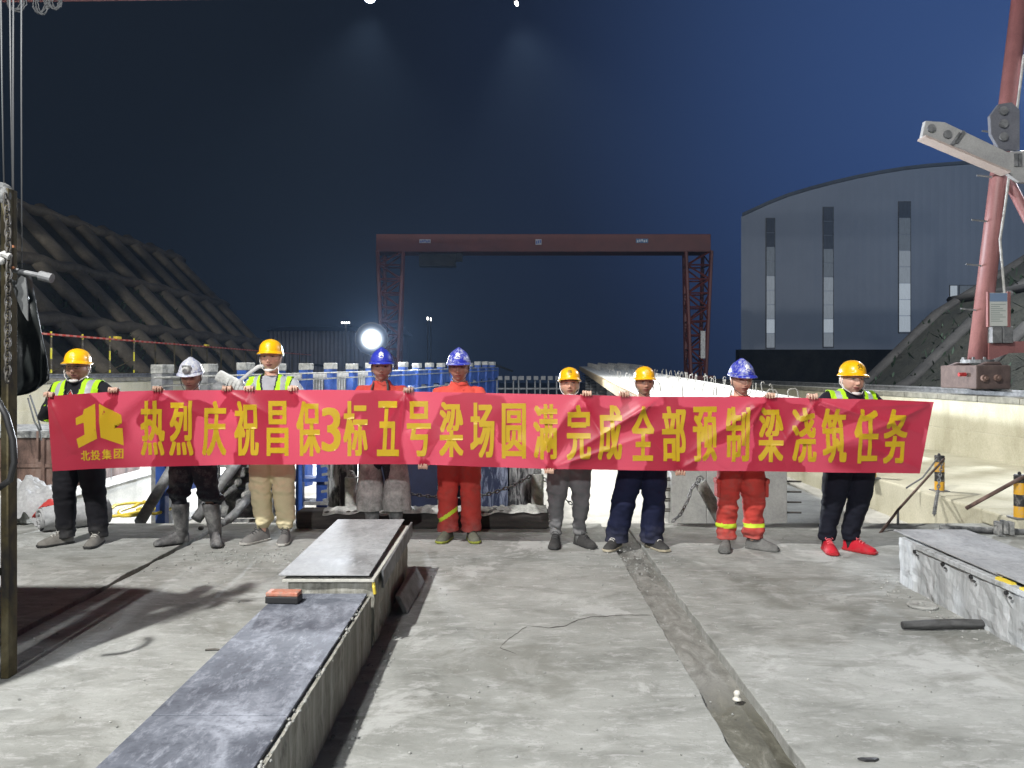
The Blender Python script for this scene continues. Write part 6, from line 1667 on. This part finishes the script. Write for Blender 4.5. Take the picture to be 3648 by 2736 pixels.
    # footwear
    for i, (ft, toe) in enumerate(feet):
        d = Vector((math.sin(toe), -math.cos(toe), 0)); heel = Vector((legs[i][2].x, legs[i][2].y, 0)) - d*0.062 + Vector((0, 0, 0.003))
        kind, mats = P['shoes']; kk = P.get('shoek', 1.03)*k**0.3
        if P.get('sock'):
            m = MB(); an = legs[i][2]; m.tube([an - Vector((0, 0, 0.05)), an + Vector((0, 0, 0.10))], [.042, .044], 14); m.build('sock', FB[P['sock']], th, smooth=True)
        if kind == 'boot':
            m = MB(); an = legs[i][2]
            kn_ = legs[i][1]
            rr_ = [ring((an.x + (kn_.x - an.x)*max(0, z - .1)/(kn_.z - .1), an.y + 0.012 + (kn_.y - an.y)*max(0, z - .1)/(kn_.z - .1), z), a*1.14, b_*1.14, 24, 2.1) for z, a, b_ in ((0.02, .040, .056), (.07, .043, .058), (.13, .050, .058), (.20, .056, .060), (.28, .063, .067), (.345, .066, .070), (.352, .068, .072), (.385, .068, .072), (.386, .058, .060), (.30, .052, .056))]
            m.loft(rr_); bo = m.build('boot', SH['boot'], th, smooth=False, bevel=0.002)
            for p in bo.data.polygons: p.use_smooth = True
            so = shoe(bo, heel, toe, [SH['boot'], SH['soled'], SH['lace']], name='boot_foot', laces=False, k=kk*1.02)
            for ch in list(so.children): bpy.data.objects.remove(ch)
        else:
            shoe(th, heel, toe, [SH[q] for q in mats], laces=kind != 'cloth', k=kk, low=kind == 'cloth')
    if P.get('chaps'):
        m = MB()
        for i, (hp, kn, an) in enumerate(legs):
            sg = (-1, 1)[i]; cx = an.x*0.5 + kn.x*0.5 + sg*0.012; n = 26; vs = []; fs = []; nvz = 34
            for j in range(nvz+1):
                for q in range(n+1):
                    a = -2.0 + 4.0*q/n; top = 0.775 - 0.11*abs(a/2.0)**2.2 ; z = 0.285 + (top - 0.285)*j/nvz
                    w = 0.136 - 0.040*(j/nvz)**2.2 + 0.012*noise.noise(Vector((a*2, z*6, i))) ; dd_ = 0.135 + 0.012*noise.noise(Vector((a*3, z*9, i + 5))) + 0.006*noise.noise(Vector((a*9, z*26, i)))
                    vs.append((cx + w*math.sin(a), an.y + 0.02 - dd_*math.cos(a) - 0.02, z))
            for j in range(nvz):
                for q in range(n): e_ = j*(n+1) + q; fs.append((e_, e_+1, e_+n+2, e_+n+1))
            mm = MB(); mm.add(vs, fs); o = mm.build('leg_guard', M['caked'], th, smooth=True); o.modifiers.new('t', 'SOLIDIFY').thickness = 0.008
    if P.get('lanyard'):
        m = MB(); m.tube([nb + Vector((-0.06, -0.05, 0.04)), nb + Vector((-0.075, -0.115, -0.03)), nb + Vector((-0.09, -0.135, -0.12))], 0.008, 6, flat=0.5); m.tube([nb + Vector((0.055, -0.06, 0.045)), nb + Vector((0.075, -0.11, 0.0)), nb + Vector((0.085, -0.135, -0.12))], 0.011, 6, flat=0.5); m.build('neck_strap', HM['strapd'], shirt, smooth=True)
    return th
def Xat(px, Y): return (px - 512)/F*Y

def TR(mat, r, **kw): return dict(mat=mat, r=r, **kw)
PEOPLE = [
 dict(px=79, foot=548, hat_py=348.4, yaw=0.10, tilt=0.0, fat=1.22, wide=1.08, face_fat=1.14, shd=0.335, head=1.16, smile=9, feet=[(64, -0.75), (97, 0.10)], hands=[(49.5, 't'), (114, 't')], hat=('round', 'yellow', 'gold'), strap='cup', glasses=True, shirt='black', vest=True, sleeve='long', print=True,
      skin=(0.42, 0.255, 0.19), trousers=TR('black', (.112, .100, .088, .080, .072, .072)), shoes=('lace', ('taupe', 'soled', 'lace')), label='stout man in yellow helmet and glasses, lime vest, plain black trousers and taupe shoes'),
 dict(px=192, foot=548, hat_py=358.3, yaw=0.10, pitch=0.20, head=1.08, feet=[(180, -0.95), (214, 0.45)], hands=[(157.5, 't'), (227.5, 't')], hat=('peak', 'greyhat', None), headlamp=True, strap='dark', shirt='dirtynavy', skin=(0.30, 0.175, 0.125), shd=0.385,
      trousers=TR('dirtynavy', (.105, .095, .080, .068, .060, .056), hem=0.36, wr=0.018), shoes=('boot', ('boot', 'soled', 'lace')), label='worker in dusty grey helmet with a headlamp, muddy dark trousers and grey rubber boots'),
 dict(px=271.5, foot=545, hat_py=339, yaw=0.08, smile=10, feet=[(262, -0.60), (285, 0.12)], hands=[(249.5, 't'), (293.5, 't')], hat=('round', 'yellow', 'gold'), strap='cup', shirt='greytee', vest=True, sleeve='short', skin=(0.45, 0.27, 0.20), shd=0.372,
      trousers=TR('cream', (.108, .100, .086, .084, .072, .046), hem=0.12, wr=0.019), shoes=('lace', ('grey', 'solew', 'laced')), label='tall smiling man in yellow helmet, grey tee under lime vest, cream jogger trousers'),
 dict(px=381, foot=543, hat_py=348.7, lean=0.01, yaw=0.12, pitch=0.02, feet=[(372, -0.1), (396, 0.1)], hands=[(340, 425, 'hide'), (408.5, 't')], hat=('peak', 'blueclean', 'white'), strap='dark', shirt='coral', collar=True, skin=(0.27, 0.165, 0.13), lanyard=True, shd=0.375,
      trousers=TR('dirtynavy', (.090, .075, .062, .056, .052, .050), hem=0.30), chaps=True, shoes=('boot', ('boot', 'soled', 'lace')), label='worker in clean blue helmet with white emblem, orange jacket and cement-caked grey leg guards'),
 dict(px=459, foot=543, hat_py=349, yaw=-0.02, pitch=0.06, feet=[(448, -0.28), (471, 0.25)], hands=[(423, 'b'), (500, 440, 'hide')], hat=('peak', 'blue', 'white'), strap='dark', shirt='coralbright', collar=True, skin=(0.27, 0.15, 0.11), shd=0.382,
      trousers=TR('coral', (.105, .096, .088, .086, .088, .090), hem=0.085, wr=0.014, band=(lambda dx: 0.245 + dx*0.65, None)), shoes=('cloth', ('olive', 'laceo', 'lace')), label='worker in white-speckled blue helmet, orange workwear and olive cloth shoes'),
 dict(px=569.3, foot=549, hat_py=367, yaw=-0.04, pitch=-0.10, head=1.04, feet=[(556, -0.15), (580, 0.55)], hands=[(549, 'b'), (587, 't')], hat=('round', 'yellow', 'dark'), strap='cup', shirt='redshirt', skin=(0.43, 0.265, 0.19), vest=True, vest_lo=0.66, shd=0.385,
      trousers=TR('grey', (.102, .090, .074, .062, .052, .046), hem=0.10, wr=0.016), sock='grey', shoes=('lace', ('blk', 'soled', 'laced')), label='young man in yellow helmet, grey jogger trousers and black sneakers'),
 dict(px=644, foot=552, hat_py=366, yaw=0.06, head=0.98, feet=[(617, -0.55), (652, 0.50)], hands=[(624, 't'), (680, 'b')], hat=('round', 'yellow', 'gold'), strap='dark', shirt='darkshirt', vest=True, vest_lo=0.66, skin=(0.33, 0.19, 0.135), shd=0.385,
      trousers=TR('navy', (.110, .104, .096, .094, .096, .096), hem=0.055, wr=0.012), shoes=('lace', ('blk', 'soley', 'lace')), label='man in yellow helmet with wide navy trousers and white-laced black sneakers'),
 dict(px=740.6, foot=553, hat_py=360, yaw=0.16, pitch=0.10, shut=True, feet=[(727, -0.35), (754, 0.95)], hands=[(700, 440, 'hide'), (770.5, 't')], hat=('peak', 'blue', 'white'), strap='dark', shirt='redshirt', skin=(0.43, 0.275, 0.20), shd=0.388,
      trousers=TR('coral', (.108, .100, .088, .082, .082, .082), hem=0.095, wr=0.020, band=(0.225, 0.225), pocket=True), shoes=('cloth', ('clay', 'clay', 'lace')), label='worker with closed eyes in blue helmet, red cargo trousers with lime bands and clay-grey shoes'),
 dict(px=851, foot=555, hat_py=360, yaw=0.10, tilt=0.06, fat=1.12, wide=1.06, face_fat=1.12, shd=0.335, head=1.15, smile=7, feet=[(828, -0.10), (852, 0.70)], hands=[(812, 't'), (905, 415, 'hide')], hat=('round', 'yellow', 'dark'), strap='cup', shirt='darkshirt', vest=True, skin=(0.44, 0.28, 0.21),
      trousers=TR('blackblue', (.118, .104, .086, .076, .066, .060), hem=0.10), sock='black', shoes=('lace', ('red', 'soler', 'lacer')), label='stout man in yellow helmet, black trousers and bright red sneakers'),
]
for P in PEOPLE:
    P['trousers']['r'] = tuple(q*1.12 for q in P['trousers']['r']); P['skin'] = tuple(q*1.28 for q in P.get('skin'))
    P['y'] = F*EYE/(P['foot'] - HZ) + 0.14
    P['x'] = Xat(P['px'], P['y']); P['zt'] = EYE - (P['hat_py'] - HZ)/F*P['y']
    person(P)

# ================================================================ night air
m = MB(); m.span((-118, -45, -1.4), (118, 138, 19.5))
hz = m.build('haze', M['black']); hm_ = bpy.data.materials.new('night_haze'); hm_.use_nodes = True
nt_ = hm_.node_tree; nt_.nodes.remove(nt_.nodes['Principled BSDF'])
pv = nt_.nodes.new('ShaderNodeVolumePrincipled'); pv.inputs['Color'].default_value = (0.42, 0.64, 1.0, 1); pv.inputs['Density'].default_value = 0.00032; pv.inputs['Anisotropy'].default_value = 0.35
nt_.links.new(pv.outputs[0], nt_.nodes['Material Output'].inputs['Volume'])
hz.data.materials.clear(); hz.data.materials.append(hm_); tag(hz, kind='stuff')
S.cycles.volume_bounces = 0
